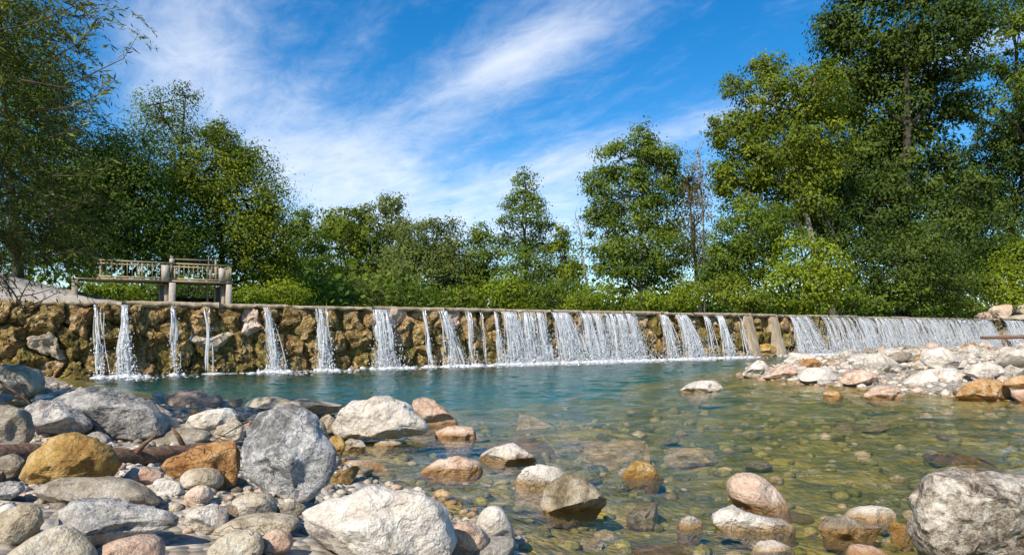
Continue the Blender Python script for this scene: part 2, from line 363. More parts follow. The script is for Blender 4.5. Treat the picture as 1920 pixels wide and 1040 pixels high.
def water_mat():
    q = NT('clear_river_water'); p = q.wcoord()
    st = q.n('ShaderNodeVectorMath', {0: p, 1: (0.75, 1.0, 1.0)}, operation='MULTIPLY').outputs[0]
    a = q.noise(st, 2.6, 4, 0.55, 0.5); b = q.noise(st, 9.0, 3, 0.55, 0.3)
    nrm = q.bump(q.math('ADD', a, q.math('MULTIPLY', b, 0.25)), 0.7, 0.075)
    fr = q.n('ShaderNodeFresnel', {'IOR': 1.33, 'Normal': nrm}).outputs[0]
    tr = q.n('ShaderNodeBsdfTransparent', {'Color': (0.97, 0.985, 0.98, 1)}).outputs[0]
    gl = q.n('ShaderNodeBsdfGlossy', {'Color': (1, 1, 1, 1), 'Roughness': 0.04, 'Normal': nrm}).outputs[0]
    q.surf(q.n('ShaderNodeMixShader', {0: q.math('MINIMUM', fr, 0.48), 1: tr, 2: gl}).outputs[0])
    ab = q.n('ShaderNodeVolumeAbsorption', {'Color': (0.30, 0.80, 0.70, 1), 'Density': 0.15}).outputs[0]
    sca = q.n('ShaderNodeVolumeScatter', {'Color': (0.05, 0.84, 0.84, 1), 'Density': 0.098, 'Anisotropy': 0.2}).outputs[0]
    q.t.links.new(q.n('ShaderNodeAddShader', {0: ab, 1: sca}).outputs[0], q.out.inputs['Volume'])
    return q.m
M['water'] = water_mat()
def fall_mat():
    q = NT('white_falling_water')
    d = q.n('ShaderNodeBsdfDiffuse', {'Color': (0.93, 0.95, 0.97, 1)}).outputs[0]
    t = q.n('ShaderNodeBsdfTranslucent', {'Color': (0.93, 0.95, 0.97, 1)}).outputs[0]
    g = q.n('ShaderNodeBsdfGlossy', {'Color': (1, 1, 1, 1), 'Roughness': 0.15}).outputs[0]
    a = q.n('ShaderNodeMixShader', {0: 0.45, 1: d, 2: t}).outputs[0]; a = q.n('ShaderNodeMixShader', {0: 0.12, 1: a, 2: g}).outputs[0]
    tr = q.n('ShaderNodeBsdfTransparent').outputs[0]
    return q.surf(q.n('ShaderNodeMixShader', {0: 0.18, 1: a, 2: tr}).outputs[0])
M['fall'] = fall_mat()
def film_mat():
    q = NT('thin_sheet_of_falling_water'); t = q.n('ShaderNodeTexCoord').outputs['Object']
    v = q.n('ShaderNodeVectorMath', {0: t, 1: (11.0, 1.0, 0.9)}, operation='MULTIPLY').outputs[0]
    a = q.noise(v, 1.0, 6, 0.65, 0.3); f = q.noise(t, 16, 5, 0.7)
    m = q.rng(q.math('ADD', q.math('MULTIPLY', a, 0.75), q.math('MULTIPLY', f, 0.35)), 0.50, 0.72, 0.0, 0.8)
    d = q.n('ShaderNodeBsdfDiffuse', {'Color': (0.93, 0.95, 0.97, 1)}).outputs[0]; tl = q.n('ShaderNodeBsdfTranslucent', {'Color': (0.93, 0.95, 0.97, 1)}).outputs[0]
    w = q.n('ShaderNodeMixShader', {0: 0.35, 1: d, 2: tl}).outputs[0]
    return q.surf(q.n('ShaderNodeMixShader', {0: m, 1: q.n('ShaderNodeBsdfTransparent').outputs[0], 2: w}).outputs[0])
M['film'] = film_mat()

# ------------------------------------------------------------------ ground and water
def axis(parts):
    out = []
    for a, b, st in parts: out += list(np.arange(a, b, st))
    return np.array(out + [parts[-1][1]])
def grid(xs, ys, zf):
    X, Y = np.meshgrid(xs, ys); Z = zf(X, Y); v = np.stack([X.ravel(), Y.ravel(), Z.ravel()], 1)
    nx, ny = len(xs), len(ys); i = np.arange(nx * ny).reshape(ny, nx)
    return v, np.stack([i[:-1, :-1].ravel(), i[:-1, 1:].ravel(), i[1:, 1:].ravel(), i[1:, :-1].ravel()], 1)
gx = axis([(-900, -100, 80), (-100, -24, 4), (-24, -12, 0.5), (-12, 12, 0.14), (12, 40, 0.5), (40, 100, 4), (100, 900, 80)])
gy = axis([(-100, 0, 5), (0, 3, 0.5), (3, 13, 0.12), (13, 26, 0.25), (26, 70, 0.7), (70, 120, 5), (120, 1500, 90)])
v, f = grid(gx, gy, terrain)
tag(link('ground', mesh_from('ground', v, f, True), M['ground']), 'gravel banks and the stony bed of the river', None, None, 'structure')

def waves(X, Y):
    x, y = X.ravel(), Y.ravel(); d = np.hypot(x, y)
    p = np.stack([x * 0.9 + y * 0.25, y * 1.5 - x * 0.2, 0 * x], 1)
    h = 0.020 * fbm(p * 1.1, 31, 3) + 0.021 * fbm(p * np.array((1.6, 3.6, 1)), 41, 2) * sstep(3, 7, y) + 0.012 * (1 - sstep(9, 15, d)) * fbm(p * np.array((3, 7, 1)), 51, 2)
    e = ((x > -40) & (x < 90) & (y < 75)).astype(float)
    return (h * e).reshape(X.shape)
wx = axis([(-60, -16, 4), (-16, -8, 0.3), (-8, 9, 0.075), (9, 30, 0.25), (30, 100, 3)])
wy = axis([(-6, 3, 3), (3, 13, 0.06), (13, 34, 0.16), (34, 60, 0.6), (60, 90, 4)])
v, f = grid(wx, wy, waves); nx, ny = len(wx), len(wy); n0 = len(v)
ring = list(range(nx)) + [(j + 1) * nx - 1 for j in range(1, ny)] + [ny * nx - 1 - k for k in range(1, nx)] + [(ny - 1 - j) * nx for j in range(1, ny - 1)]
low = v[ring].copy(); low[:, 2] = -3.0; v = np.vstack([v, low]); k = len(ring)
fl = [tuple(q) for q in f.tolist()] + [(ring[i], n0 + i, n0 + (i + 1) % k, ring[(i + 1) % k]) for i in range(k)] + [tuple(n0 + i for i in range(k))[::-1]]
tag(link('river_water', mesh_from('river_water', v, fl, True), M['water']), 'clear turquoise to olive river water below the weir', None, None, 'structure')
mb = MB(); a_, b_, c_, d_ = wpt(-6, -0.9, 2.44), wpt(75, -0.9, 2.44), wpt(75, -10.5, 2.44), wpt(-6, -10.5, 2.44)
mb.add([a_, b_, c_, d_], [(0, 1, 2, 3)])
q = NT('still_upper_water'); M['upper'] = q.surf(q.pbr((0.03, 0.06, 0.05, 1), 0.08, q.bump(q.noise(q.wcoord(), 3.0, 3), 0.2, 0.03), 0.5))
tag(mb.build('upper_water', M['upper']), 'river surface held back above the weir', None, None, 'structure')

# ------------------------------------------------------------------ stones
def shape_sphere(sub, seed, box=0.8, facets=6, rough=0.06, cut=(0.62, 0.9), fr=1.6):
    rg = np.random.default_rng(seed); n, f = ico(sub); n = n.copy()
    p = np.sign(n) * np.abs(n) ** box; p /= np.maximum(1e-6, np.abs(p).max(0))
    for _ in range(facets):
        d = rg.normal(size=3); d /= np.linalg.norm(d); c = rg.uniform(*cut); q = p @ d
        over = np.maximum(q - c, 0); p -= np.outer(over * 0.92, d)
    d = fbm(n * fr + seed * 3.7, seed, 5, 0.58) + 0.4 * (1 - 2 * np.abs(fbm(n * fr * 1.4 + seed, seed + 9, 3))); p += n * (d * rough)[:, None]
    return p, f
_var = {}
def stone_variant(kind, i):
    key = (kind, i)
    if key not in _var:
        if kind == 'block': p, f = shape_sphere(4, 100 + i, 0.62, 13, 0.16, (0.46, 0.85), 2.2)
        elif kind == 'cobble': p, f = shape_sphere(3, 200 + i, 0.85, 7, 0.06, (0.6, 0.92), 1.3)
        elif kind == 'angular': p, f = shape_sphere(3, 300 + i, 0.72, 16, 0.09, (0.42, 0.75), 1.9)
        else: p, f = shape_sphere(2, 400 + i, 0.9, 4, 0.08, (0.7, 0.95), 1.2)
        _var[key] = (p, f)
    return _var[key]
_vm = {}
def stone_mesh(kind, i, mat):
    key = (kind, i, mat)
    if key not in _vm:
        p, f = stone_variant(kind, i); me = mesh_from(kind + '_stone', p, f, True, R(26) if kind == 'angular' else 0); me.materials.append(M[mat]); _vm[key] = me
    return _vm[key]

def ray_radius(poly, th_):                  # distance from the origin to a polygon's outline along each angle
    dx, dz = np.cos(th_), np.sin(th_); best = np.full(th_.shape, 0.0); n = len(poly)
    for i in range(n):
        a, b = poly[i], poly[(i + 1) % n]; e = b - a; den = dx * e[1] - dz * e[0]
        with np.errstate(divide='ignore', invalid='ignore'):
            r = (a[0] * e[1] - a[1] * e[0]) / den; w = (a[0] * dz - a[1] * dx) / den
        ok = (np.abs(den) > 1e-9) & (r > 0) & (w >= -1e-6) & (w <= 1 + 1e-6); best = np.where(ok & (r > best), r, best)
    return best
def smooth_poly(p, it=1):
    for _ in range(it):
        q = np.roll(p, -1, 0); p = np.stack([p * 0.75 + q * 0.25, p * 0.25 + q * 0.75], 1).reshape(-1, 2)
    return p
RSEED = [0]
def rock(name, label, mat, pts, yb=None, thick=0.8, sub=4, facets=8, rough=0.06, box=0.72, zb=None, lift=0.0, cat='rock', group=None, soft=None):
    """A stone whose outline is read off the photo, standing on the ground where its foot is seen, with its own depth."""
    RSEED[0] += 1; seed = 1000 + RSEED[0]; rg = np.random.default_rng(seed)
    soft = (0 if facets >= 6 else 1) if soft is None else soft
    pts = np.array(pts, float); sub = max(sub, 5 if np.ptp(pts[:, 0]) > 120 else 4); yb = yb or pts[:, 1].max(); xm = pts[:, 0].mean()
    Y = F * CAMH / (yb - HY)
    if zb is None:
        for _ in range(12):
            z = max(th((xm - CX) / F * Y, Y), -0.06); Y = F * (CAMH - z - lift) / (yb - HY)
    else: Y = F * (CAMH - zb) / (yb - HY)
    wpx = np.ptp(pts[:, 0]); tk = thick * wpx / F * Y * 0.5
    Yc = Y + tk * 0.55
    q = np.stack([(pts[:, 0] - CX) / F * Yc, CAMH + (HY - pts[:, 1]) / F * Yc], 1)
    c = (q.max(0) + q.min(0)) / 2 * 0.5 + q.mean(0) * 0.5; q = smooth_poly(q - c, soft)
    n, f = ico(sub); rho = np.hypot(n[:, 0], n[:, 2]); ang = np.arctan2(n[:, 2], n[:, 0]); rr = ray_radius(q, ang)
    k = np.sqrt(np.maximum(0, rho)) ** 1.15 * rho ** 0.25
    k = np.clip(rho ** box, 0, 1)
    size = np.ptp(q, axis=0).mean() / 2
    p = np.stack([np.cos(ang) * rr * k, np.sign(n[:, 1]) * np.abs(n[:, 1]) ** box * tk, np.sin(ang) * rr * k], 1)
    pn = p / np.array([max(1e-3, np.ptp(p[:, 0]) / 2), tk, max(1e-3, np.ptp(p[:, 2]) / 2)])
    for i in range(int(facets * 2.2)):      # flat broken faces, mostly turned to the viewer and upwards
        d = rg.normal(size=3) * np.array((0.75, 0.6, 0.75)); d[1] = -abs(d[1]) - 0.35 if i % 3 else abs(d[1]) + 0.4
        d /= np.linalg.norm(d); cc = rg.uniform(0.42, 0.78) if facets >= 6 else rg.uniform(0.55, 0.86); over = np.maximum(pn @ d - cc, 0) * (1 - 0.7 * np.clip(rho, 0, 1) ** 8)
        pn = pn - np.outer(over * 0.97, d)
    p = pn * np.array([np.ptp(p[:, 0]) / 2, tk, np.ptp(p[:, 2]) / 2])
    ang_ = min(1.0, facets / 6.0); rdg = 1 - 2 * np.abs(fbm(p / size * 2.3 + seed * 2, seed + 50, 4, 0.55))
    wn_ = fbm(p / size * 1.6 + seed, seed, 6, 0.58) + 0.55 * ang_ * rdg
    nn = n + 1e-9; p = p + nn / np.linalg.norm(nn, axis=1)[:, None] * (wn_ * rough * size)[:, None]
    zb_ = th(c[0], Yc) - 0.05; pz = p[:, 2] + c[1]; lowz = pz.min()
    if zb_ < lowz and lowz < 0.0: p[:, 2] -= np.clip((0.01 - pz) / (0.01 - lowz), 0, 1) * (lowz - zb_)
    o = link(name, mesh_from(name, p, f, True, R(24) if facets >= 5 else 0), M[mat]); o.location = (c[0], Yc, c[1]); ANCH.append((c[0], Yc, label))
    return tag(o, label, cat, group)
ANCH = []
COLW = {'white': 'pale', 'pink': 'pinkish', 'tan': 'tan', 'slate': 'brownish grey', 'ochre': 'ochre', 'orange': 'orange', 'blue': 'grey', 'bed': 'brown', 'bedpale': 'golden', 'lichen': 'brown', 'grey': 'grey', 'mottled': 'mottled'}
def short(l):
    w = l.split()
    for i, q in enumerate(w):
        if i > 1 and q in ('on', 'at', 'in', 'by', 'under', 'below', 'behind', 'beside', 'with', 'between', 'cut', 'leaning', 'resting', 'touching', 'lying', 'awash', 'tucked', 'left', 'right', 'just', 'low', 'raised', 'next', 'alone', 'poking', 'wedged', 'before', 'beyond', 'level', 'near', 'lodged'): return ' '.join(w[:i])
    return ' '.join(w)
def beside(mat, x, y, r, what):
    k = min(range(len(ANCH)), key=lambda i: (ANCH[i][0] - x) ** 2 + (ANCH[i][1] - y) ** 2); ax, ay, l = ANCH[k]; dx, dy = x - ax, y - ay
    side = ('right of' if dx > 0 else 'left of') if abs(dx) > abs(dy) * 0.6 else ('behind' if dy > 0 else 'in front of')
    where = short(l) if sum(short(q[2]) == short(l) for q in ANCH) == 1 else ' '.join(l.split()[:9])
    return f"{'tiny' if r < 0.07 else 'small' if r < 0.14 else 'fist-sized' if r < 0.2 else 'middling'} {COLW[mat]} {what} {side} the {where}"
def stone(name, label, mat, x, y, z, r, kind='cobble', group=None, cat='stone', flat=0.7, parent=None, rot=None, sx=1.0, sy=1.0):
    o = bpy.data.objects.new(name, stone_mesh(kind, random.randrange(7), mat)); col.objects.link(o)
    o.location = (x, y, z); o.rotation_euler = rot or (random.uniform(-0.25, 0.25), random.uniform(-0.25, 0.25), random.uniform(0, 6.28))
    o.scale = (r * sx, r * sy, r * flat)
    if parent is not None: o.parent = parent
    elif label: tag(o, label, cat, group)
    return o

# ------------------------------------------------------------------ the weir
SL, SR = -7.0, 67.0
weir = empty('weir', wpt(0, 0, 0), WANG)    # local x runs along the weir, local y points upstream
tag(weir, 'long rubble stone weir with a concrete crest across the river', 'weir')
ns_, nz_ = 620, 30; vv = []                 # the rubble backing behind the facing stones
S_, Z_ = np.meshgrid(np.linspace(SL, SR, ns_), np.linspace(-2.2, CREST - 0.12, nz_)); pq = np.stack([S_.ravel(), 0 * S_.ravel(), Z_.ravel()], 1)
rel = 0.10 * fbm(pq * 1.7, 61, 4, 0.6) + 0.07 * (1 - 2 * np.abs(fbm(pq * 2.6, 71, 3)))
vv = np.stack([pq[:, 0], 0.18 - 0.33 * (1 - pq[:, 2] / CREST) - rel, pq[:, 2]], 1); ii = np.arange(ns_ * nz_).reshape(nz_, ns_)
link('core_wall', mesh_from('core_wall', vv, np.stack([ii[:-1, :-1].ravel(), ii[:-1, 1:].ravel(), ii[1:, 1:].ravel(), ii[1:, :-1].ravel()], 1), True), M['weir_b'], weir)
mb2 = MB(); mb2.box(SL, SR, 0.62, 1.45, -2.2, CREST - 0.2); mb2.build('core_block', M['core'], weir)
s = SL
while s < SR - 0.2:                         # crest slabs, cast one after the other
    w = random.uniform(1.4, 3.4); e = min(s + w, SR)
    mb = MB(); dz = random.uniform(-0.04, 0.035); dy = random.uniform(-0.06, 0.05)
    m_ = 14; vv = []; ff = []
    for i in range(m_ + 1):
        ch = random.choice((0, 0, 0, 0.03, 0.07)); x = s + 0.012 + (e - s - 0.024) * i / m_; j = random.uniform(-0.018, 0.018); j2 = random.uniform(-0.02, 0.09)
        vv += [(x, -0.12 + dy + j, CREST - 0.19 + j2), (x, -0.12 + dy + j, CREST + dz - 0.015 - ch), (x, -0.09 + dy + ch, CREST + dz + j * 0.5), (x, 1.4, CREST + dz), (x, 1.4, CREST - 0.19)]
    for i in range(m_):
        a = i * 5
        for k in range(5): ff.append((a + k, a + 5 + k, a + 5 + (k + 1) % 5, a + (k + 1) % 5))
    ff += [(4, 3, 2, 1, 0), tuple(m_ * 5 + k for k in range(5))]
    mb.add(vv, ff); mb.build('crest_slab', M['crest'], weir); s = e
# facing stones, course on course
cnt = 0
strips = [(s_at(1392), s_at(1408)), (s_at(1440), s_at(1455))]
rw = random.Random(21)
def clip(poly, nx_, nz_, c):                # keep the side where nx*x + nz*z <= c
    out = []
    for i in range(len(poly)):
        p_, q_ = poly[i], poly[(i + 1) % len(poly)]; dp, dq = nx_ * p_[0] + nz_ * p_[1] - c, nx_ * q_[0] + nz_ * q_[1] - c
        if dp <= 0: out.append(p_)
        if dp * dq < 0: w_ = dp / (dp - dq); out.append((p_[0] + (q_[0] - p_[0]) * w_, p_[1] + (q_[1] - p_[1]) * w_))
    return out
ZB, ZT = -0.35, CREST - 0.10; seeds = []; rows = 3
ncol = 97
for i in range(ncol):
    for j in range(rows):
        if rw.random() < 0.03: continue
        seeds.append((SL + (SR - SL) * (i + 0.5 * (j % 2) + rw.uniform(-0.5, 0.5)) / ncol, ZB + (ZT - ZB) * (j + 0.5 + rw.uniform(-0.46, 0.46)) / rows))
for k_, (s0, zc0) in enumerate(seeds):
    poly = [(s0 - 1.3, ZB), (s0 + 1.3, ZB), (s0 + 1.3, ZT), (s0 - 1.3, ZT)]
    for s1, z1 in seeds:
        if (s1, z1) == (s0, zc0) or abs(s1 - s0) > 2.6: continue
        mx, mz = (s0 + s1) / 2, (zc0 + z1) / 2; nx_, nz_ = s1 - s0, z1 - zc0; poly = clip(poly, nx_, nz_, nx_ * mx + nz_ * mz)
    if len(poly) < 3 or any(a_ - 0.3 < s0 < b_ + 0.3 for a_, b_ in strips): continue
    pg = np.array(poly); c_ = pg.mean(0); near = s0 < 26; sd_k = 3000 + k_; rg = np.random.default_rng(sd_k)
    pg = (pg - c_) * rg.uniform(0.97, 1.06); n_, f_ = ico(4 if s0 < 8 else 3 if s0 < 30 else 2); rho = np.hypot(n_[:, 0], n_[:, 2]); ang = np.arctan2(n_[:, 2], n_[:, 0]); rr = ray_radius(pg, ang)
    dep_ = rg.uniform(0.25, 0.38); pn = np.stack([np.cos(ang) * rho ** 0.55, np.sign(n_[:, 1]) * np.abs(n_[:, 1]) ** 0.6, np.sin(ang) * rho ** 0.55], 1)
    for i in range(9):                      # broken planes on the face
        d_ = rg.normal(size=3); d_[1] = -abs(d_[1]) - 0.5; d_ /= np.linalg.norm(d_); over = np.maximum(pn @ d_ - rg.uniform(0.45, 0.85), 0); pn = pn - np.outer(over * 0.95, d_)
    k2 = np.hypot(pn[:, 0], pn[:, 2]); p_ = np.stack([pn[:, 0] * rr, pn[:, 1] * dep_, pn[:, 2] * rr], 1)
    q3 = p_ + np.array((c_[0], 0, c_[1])); rel = 0.10 * fbm(q3 * 2.2, 33, 5, 0.62) + 0.08 * (1 - 2 * np.abs(fbm(q3 * 2.9, 44, 4, 0.6))) - 0.03; p_ = p_ + n_ * rel[:, None]
    far = s0 > 24; m = rw.choices(('weir_a', 'weir_b', 'weir_c', 'pink', 'tan'), (0.42, 0.24 if not far else 0.45, 0.28, 0.05 if zc0 > 1.3 else 0.0, 0.03))[0]
    o = link('stone', mesh_from('stone', p_, f_, True, R(30)), M[m], weir)
    lean = 0.02 + 0.34 * (1 - c_[1] / CREST) + rw.uniform(-0.07, 0.10) + (0.15 if s0 < 4 else 0)
    o.location = (c_[0], -lean + 0.14, c_[1]); cnt += 1
print('weir stones', cnt)
for a_, b_ in strips:                       # two pale concrete ribs down the face
    mb = MB(); vv = []; ff = []; m_ = 10
    for i in range(m_ + 1):
        z = CREST - 0.12 - (CREST + 0.0) * i / m_; y = -0.14 - 0.62 * (i / m_); sh = 0.12 * i / m_; j = random.uniform(-0.09, 0.09)
        vv += [(a_ + sh + j, y, z), (b_ + sh + j, y, z), (b_ + sh + j, 0.2, z), (a_ + sh + j, 0.2, z)]
    for i in range(m_):
        for k in range(4): ff.append((i * 4 + k, i * 4 + (k + 1) % 4, i * 4 + 4 + (k + 1) % 4, i * 4 + 4 + k))
    ff += [(3, 2, 1, 0), tuple(m_ * 4 + k for k in range(4))]
    mb.add(vv, ff); bevel(mb.build('concrete_rib', M['crest'], weir), 0.04, 2)
rock('rock', 'mossy ochre boulder at the foot of the two pale concrete ribs', 'ochre', [(1415, 660), (1425, 645), (1440, 640), (1455, 650), (1458, 668), (1420, 668)], yb=668, zb=0.0)
rock('rock', 'cream stone lodged below the first pale concrete rib', 'tan', [(1388, 664), (1396, 648), (1410, 650), (1418, 666)], yb=667, zb=0.0)

# sloping concrete apron at the left end of the weir
mb = MB(); front = []; back = []
top = [(-420, 400), (-200, 458), (0, 511), (32, 519), (91, 535), (148, 546), (201, 560), (250, 566)]
for px, py in top:
    tb = -3.2; sb = s_at(px, tb); back.append(wpt(sb, tb, z_at(px, py, tb))); sf = s_at(px, -0.2)
    front.append(wpt(sf, -0.2 if px < 240 else -0.6, CREST + (0.03 if px > -10 else 0.03 + (-px) * 0.002)))
k = len(top); vv = [tuple(q) for q in front + back] + [(q.x, q.y, 1.2) for q in front + back]; ff = []
for i in range(k - 1):
    ff += [(i, i + 1, k + i + 1, k + i), (2 * k + i, i + 0, i + 0, 2 * k + i)[:0] or (i + 1, i, 2 * k + i, 2 * k + i + 1), (k + i, k + i + 1, 3 * k + i + 1, 3 * k + i)]
ff += [(0, k, 3 * k, 2 * k), (2 * k - 1, k - 1, 3 * k - 1, 4 * k - 1)]
mb.add(vv, ff); tag(mb.build('concrete_apron', M['pale_concrete']), 'pale sloping concrete apron at the willow end of the weir', 'apron')

# ------------------------------------------------------------------ waterfalls
ORD = 'first second third fourth fifth sixth seventh eighth ninth tenth eleventh twelfth thirteenth fourteenth fifteenth sixteenth seventeenth eighteenth nineteenth twentieth'.split()
OCT_V = np.array([(1, 0, 0), (-1, 0, 0), (0, 1, 0), (0, -1, 0), (0, 0, 1), (0, 0, -1)], float)
OCT_F = np.array([(0, 2, 4), (2, 1, 4), (1, 3, 4), (3, 0, 4), (2, 0, 5), (1, 2, 5), (3, 1, 5), (0, 3, 5)], np.int32)
foam_spots = []
def waterfall(px, wt, wb, strength, label, out=0.55, shift=0.0, ztop=CREST - 0.12, name='waterfall', zbot=0.0):
    """wt, wb: width at the lip and the foot in photo pixels; strength: how full it is."""
    rg = np.random.default_rng(int(px * 7)); sc_ = s_at(px); wtm = s_at(px + wt / 2) - s_at(px - wt / 2); wbm = s_at(px + wb / 2) - s_at(px - wb / 2)
    N = max(5, int((22 + 62 * wtm) * strength ** 1.4)); K = 7; vs_, fs = [], []; base = 0
    for i in range(N):
        u0 = np.clip(rg.normal() * 0.24 if wt < 30 else rg.uniform(-0.5, 0.5), -0.6, 0.6); u0 = u0 if wt < 30 else min((u0, rg.uniform(-0.5, 0.5), rg.uniform(-0.5, 0.5)), key=lambda q: -math.sin(q * 9 * wtm + px) - 0.7 * math.sin(q * 17 * wtm + 2 * px)); r0 = 0.005 + 0.019 * rg.random() ** 2.0
        a = 0.0 if rg.random() < 0.45 else rg.uniform(0, 0.7); b = min(1.0, a + rg.uniform(0.15, 1.1))
        ph = rg.uniform(0, 6.28); rib = rg.uniform(1.5, 3.2) if rg.random() < (0.4 if wt >= 20 else 0.2) else 1.0; pq_ = ph if rib == 1 else 1.57; oo = out * rg.uniform(0.7, 1.15); kink = rg.uniform(0.25, 0.7); kd = rg.normal() * 0.10 * wbm
        for j in range(K):
            w = a + (b - a) * j / (K - 1)
            s_ = u0 * (wtm + (wbm - wtm) * w ** 1.3) + kd * max(0, w - kink) + 0.035 * math.sin(7 * w + ph) + shift * w
            t_ = 0.20 + oo * w ** 0.6 + 0.03 * math.sin(7 * w + ph * 2); z_ = ztop + (zbot - ztop) * (w ** 1.15)
            r = r0 * (0.45 + 0.8 * abs(math.sin(4.3 * w + ph)) + 0.75 * w) * (1.25 - max(0, w - 0.75) * 3.5) * (0.25 if j in (0, K - 1) and (a > 0 or b < 1) else 1)
            for k in range(3):
                q = pq_ + 2.094 * k; vs_.append((s_ + r * rib * math.cos(q), -(t_ + 0.6 * r * math.sin(q)), z_))
        for j in range(K - 1):
            for k in range(3): fs.append((base + j * 3 + k, base + j * 3 + (k + 1) % 3, base + j * 3 + 3 + (k + 1) % 3, base + j * 3 + 3 + k))
        base += K * 3
    nd = int(N * 8.5 * (0.6 + strength * 0.5))
    for i in range(nd):                     # drops torn off the strands, thickest near the foot
        w = rg.random() ** 0.55; u0 = np.clip(rg.normal() * 0.36, -0.9, 0.9)
        s_ = u0 * (wtm + (wbm - wtm) * w ** 1.3) + shift * w; t_ = 0.25 + out * w ** 0.6 + rg.normal() * 0.09; z_ = ztop + (zbot - ztop) * w ** 1.15 + rg.uniform(0, 0.05)
        r = rg.uniform(0.007, 0.024) * (0.6 + 0.7 * w)
        vs_ += [tuple(q) for q in OCT_V * np.array((r, r, r * rg.uniform(1, 2.4))) + np.array((s_, -t_, z_))]; fs += [tuple(q) for q in (OCT_F + base).tolist()]; base += 6
    o = link(name, mesh_from(name, vs_, fs, True), M['fall']); o.location = wpt(sc_, 0, 0); o.rotation_euler = (0, 0, WANG); tag(o, label, 'waterfall', 'falls over the weir')
    if wt >= 16 or strength >= 0.9:          # the thin sheet the strands tear out of
        nu, nw = 15, 12; U, Wv = np.meshgrid(np.linspace(-0.56, 0.56, nu), np.linspace(0, 1, nw)); U, Wv = U.ravel(), Wv.ravel(); pn_ = np.stack([U * 7 + px, Wv * 3, 0 * U], 1); wob = vnoise(pn_, 3)
        ed = np.abs(U) > 0.5; sx_ = U * (wtm + (wbm - wtm) * Wv ** 1.3) + shift * Wv + 0.05 * wob + np.where(ed, 0.06 * vnoise(pn_ * 2.3, 9), 0)
        sh_v = np.stack([sx_, -(0.19 + out * 0.92 * Wv ** 0.6 + 0.05 * wob), ztop + (zbot - ztop) * Wv ** 1.15], 1); ii = np.arange(nu * nw).reshape(nw, nu)
        link('water_sheet', mesh_from('water_sheet', sh_v, np.stack([ii[:-1, :-1].ravel(), ii[:-1, 1:].ravel(), ii[1:, 1:].ravel(), ii[1:, :-1].ravel()], 1), True), M['film'], o)
    foam_spots.append((sc_ + shift, wbm, strength, out))
falls = [(183, 15, 22, .6), (234, 9, 32, 1.3), (322, 11, 18, .55), (388, 10, 18, .2), (496, 9, 34, 1.15), (598, 16, 26, 1.0), 
         (712, 34, 46, 1.1), (790, 10, 16, .3), (826, 14, 40, .9), (872, 8, 12, .6), (895, 6, 8, .25), (922, 8, 12, .7), (948, 22, 44, 1.5), (990, 46, 56, 1.25), (1046, 28, 56, 1.6),
         (1106, 50, 62, 1.35), (1160, 46, 56, 1.65)]
shifts = {234: 0.0, 496: 0.25, 826: 0.35, 1046: 0.45, 1106: 0.3, 1160: 0.25, 948: 0.2}
for i, (px, wt, wb, st) in enumerate(falls):
    kind = 'wide white curtain of water' if wt > 30 else ('full white strand of water' if st > 0.65 else 'thin broken trickle of water')
    waterfall(px, wt, wb, st, f'{kind} down the weir, {ORD[i]} fall from the willow end', shift=shifts.get(px, 0.05))
for px, wt, wb, st, sh, lab in (
    (1236, 10, 34, .9, .3, 'slanting white fall just past the broad middle curtain, spreading over a ledge'),
    (1270, 20, 40, 1.2, .5, 'full slanting white fall midway between the broad curtain and the concrete ribs'),
    (1315, 8, 12, .5, .1, 'thin trickle between two fuller falls left of the concrete ribs'),
    (1342, 12, 22, 1.0, .2, 'narrow white fall close before the first concrete rib'),
    (1376, 8, 12, .3, .1, 'faint trickle right beside the first concrete rib'),
    (1492, 36, 56, 1.3, .7, 'wide white fall just past the second concrete rib'),
    (1560, 50, 60, .85, .5, 'second wide curtain of water beyond the concrete ribs'),
    (1608, 28, 40, 1.0, .6, 'third curtain of water beyond the concrete ribs'),
    (1656, 46, 56, .85, .6, 'fourth curtain of water beyond the concrete ribs'),
    (1706, 44, 54, .9, .6, 'fifth curtain of water, above the big grey rocks of the gravel bar'),
    (1754, 44, 50, .85, .6, 'sixth curtain of water beyond the concrete ribs'),
    (1800, 40, 46, .85, .6, 'seventh curtain of water, last but one before the crest boulders'),
    (1834, 24, 30, 1.1, .6, 'last curtain of water below the boulders heaped on the crest'),
    (1893, 34, 36, 0.9, .4, 'small separate fall at the far end of the weir beyond the crest boulders')):
    waterfall(px, wt, wb, st, lab, shift=sh, out=0.7)
rgf = np.random.default_rng(5); V1, F1 = ico(1); vs_, fs = [], []; base = 0
def foam_blob(s_, t_, r, h, z=0.0):
    global base
    q = wpt(s_, t_, z); V_, F_ = (V1, F1) if r > 0.05 else (OCT_V, OCT_F); vs_.append(V_ * np.array((r, r, h)) * (1 + 0.25 * rgf.normal(size=(len(V_), 1))) + np.array(q)); fs.append(F_ + base); base += len(V_)
for s_, w, st, out in foam_spots:
    for i in range(int((16 + 75 * w) * st)):
        foam_blob(s_ + rgf.normal() * w * 0.45, 0.35 + out + rgf.normal() * 0.20, rgf.uniform(0.02, 0.20), rgf.uniform(0.015, 0.10))
    for i in range(int((30 + 90 * w) * st)):
        foam_blob(s_ + rgf.normal() * w * 0.45, 0.25 + out + rgf.normal() * 0.18, rgf.uniform(0.008, 0.03), rgf.uniform(0.008, 0.03), abs(rgf.normal()) * 0.16)
for s_, w, st, out in foam_spots:           # froth drifting off from the stronger falls
    for i in range(int((30 + 70 * w) * max(0, st - 0.35))):
        foam_blob(s_ + rgf.normal() * w * 0.6 + 0.3, 0.7 + out + abs(rgf.normal()) * 0.7, rgf.uniform(0.015, 0.07) , 0.012)
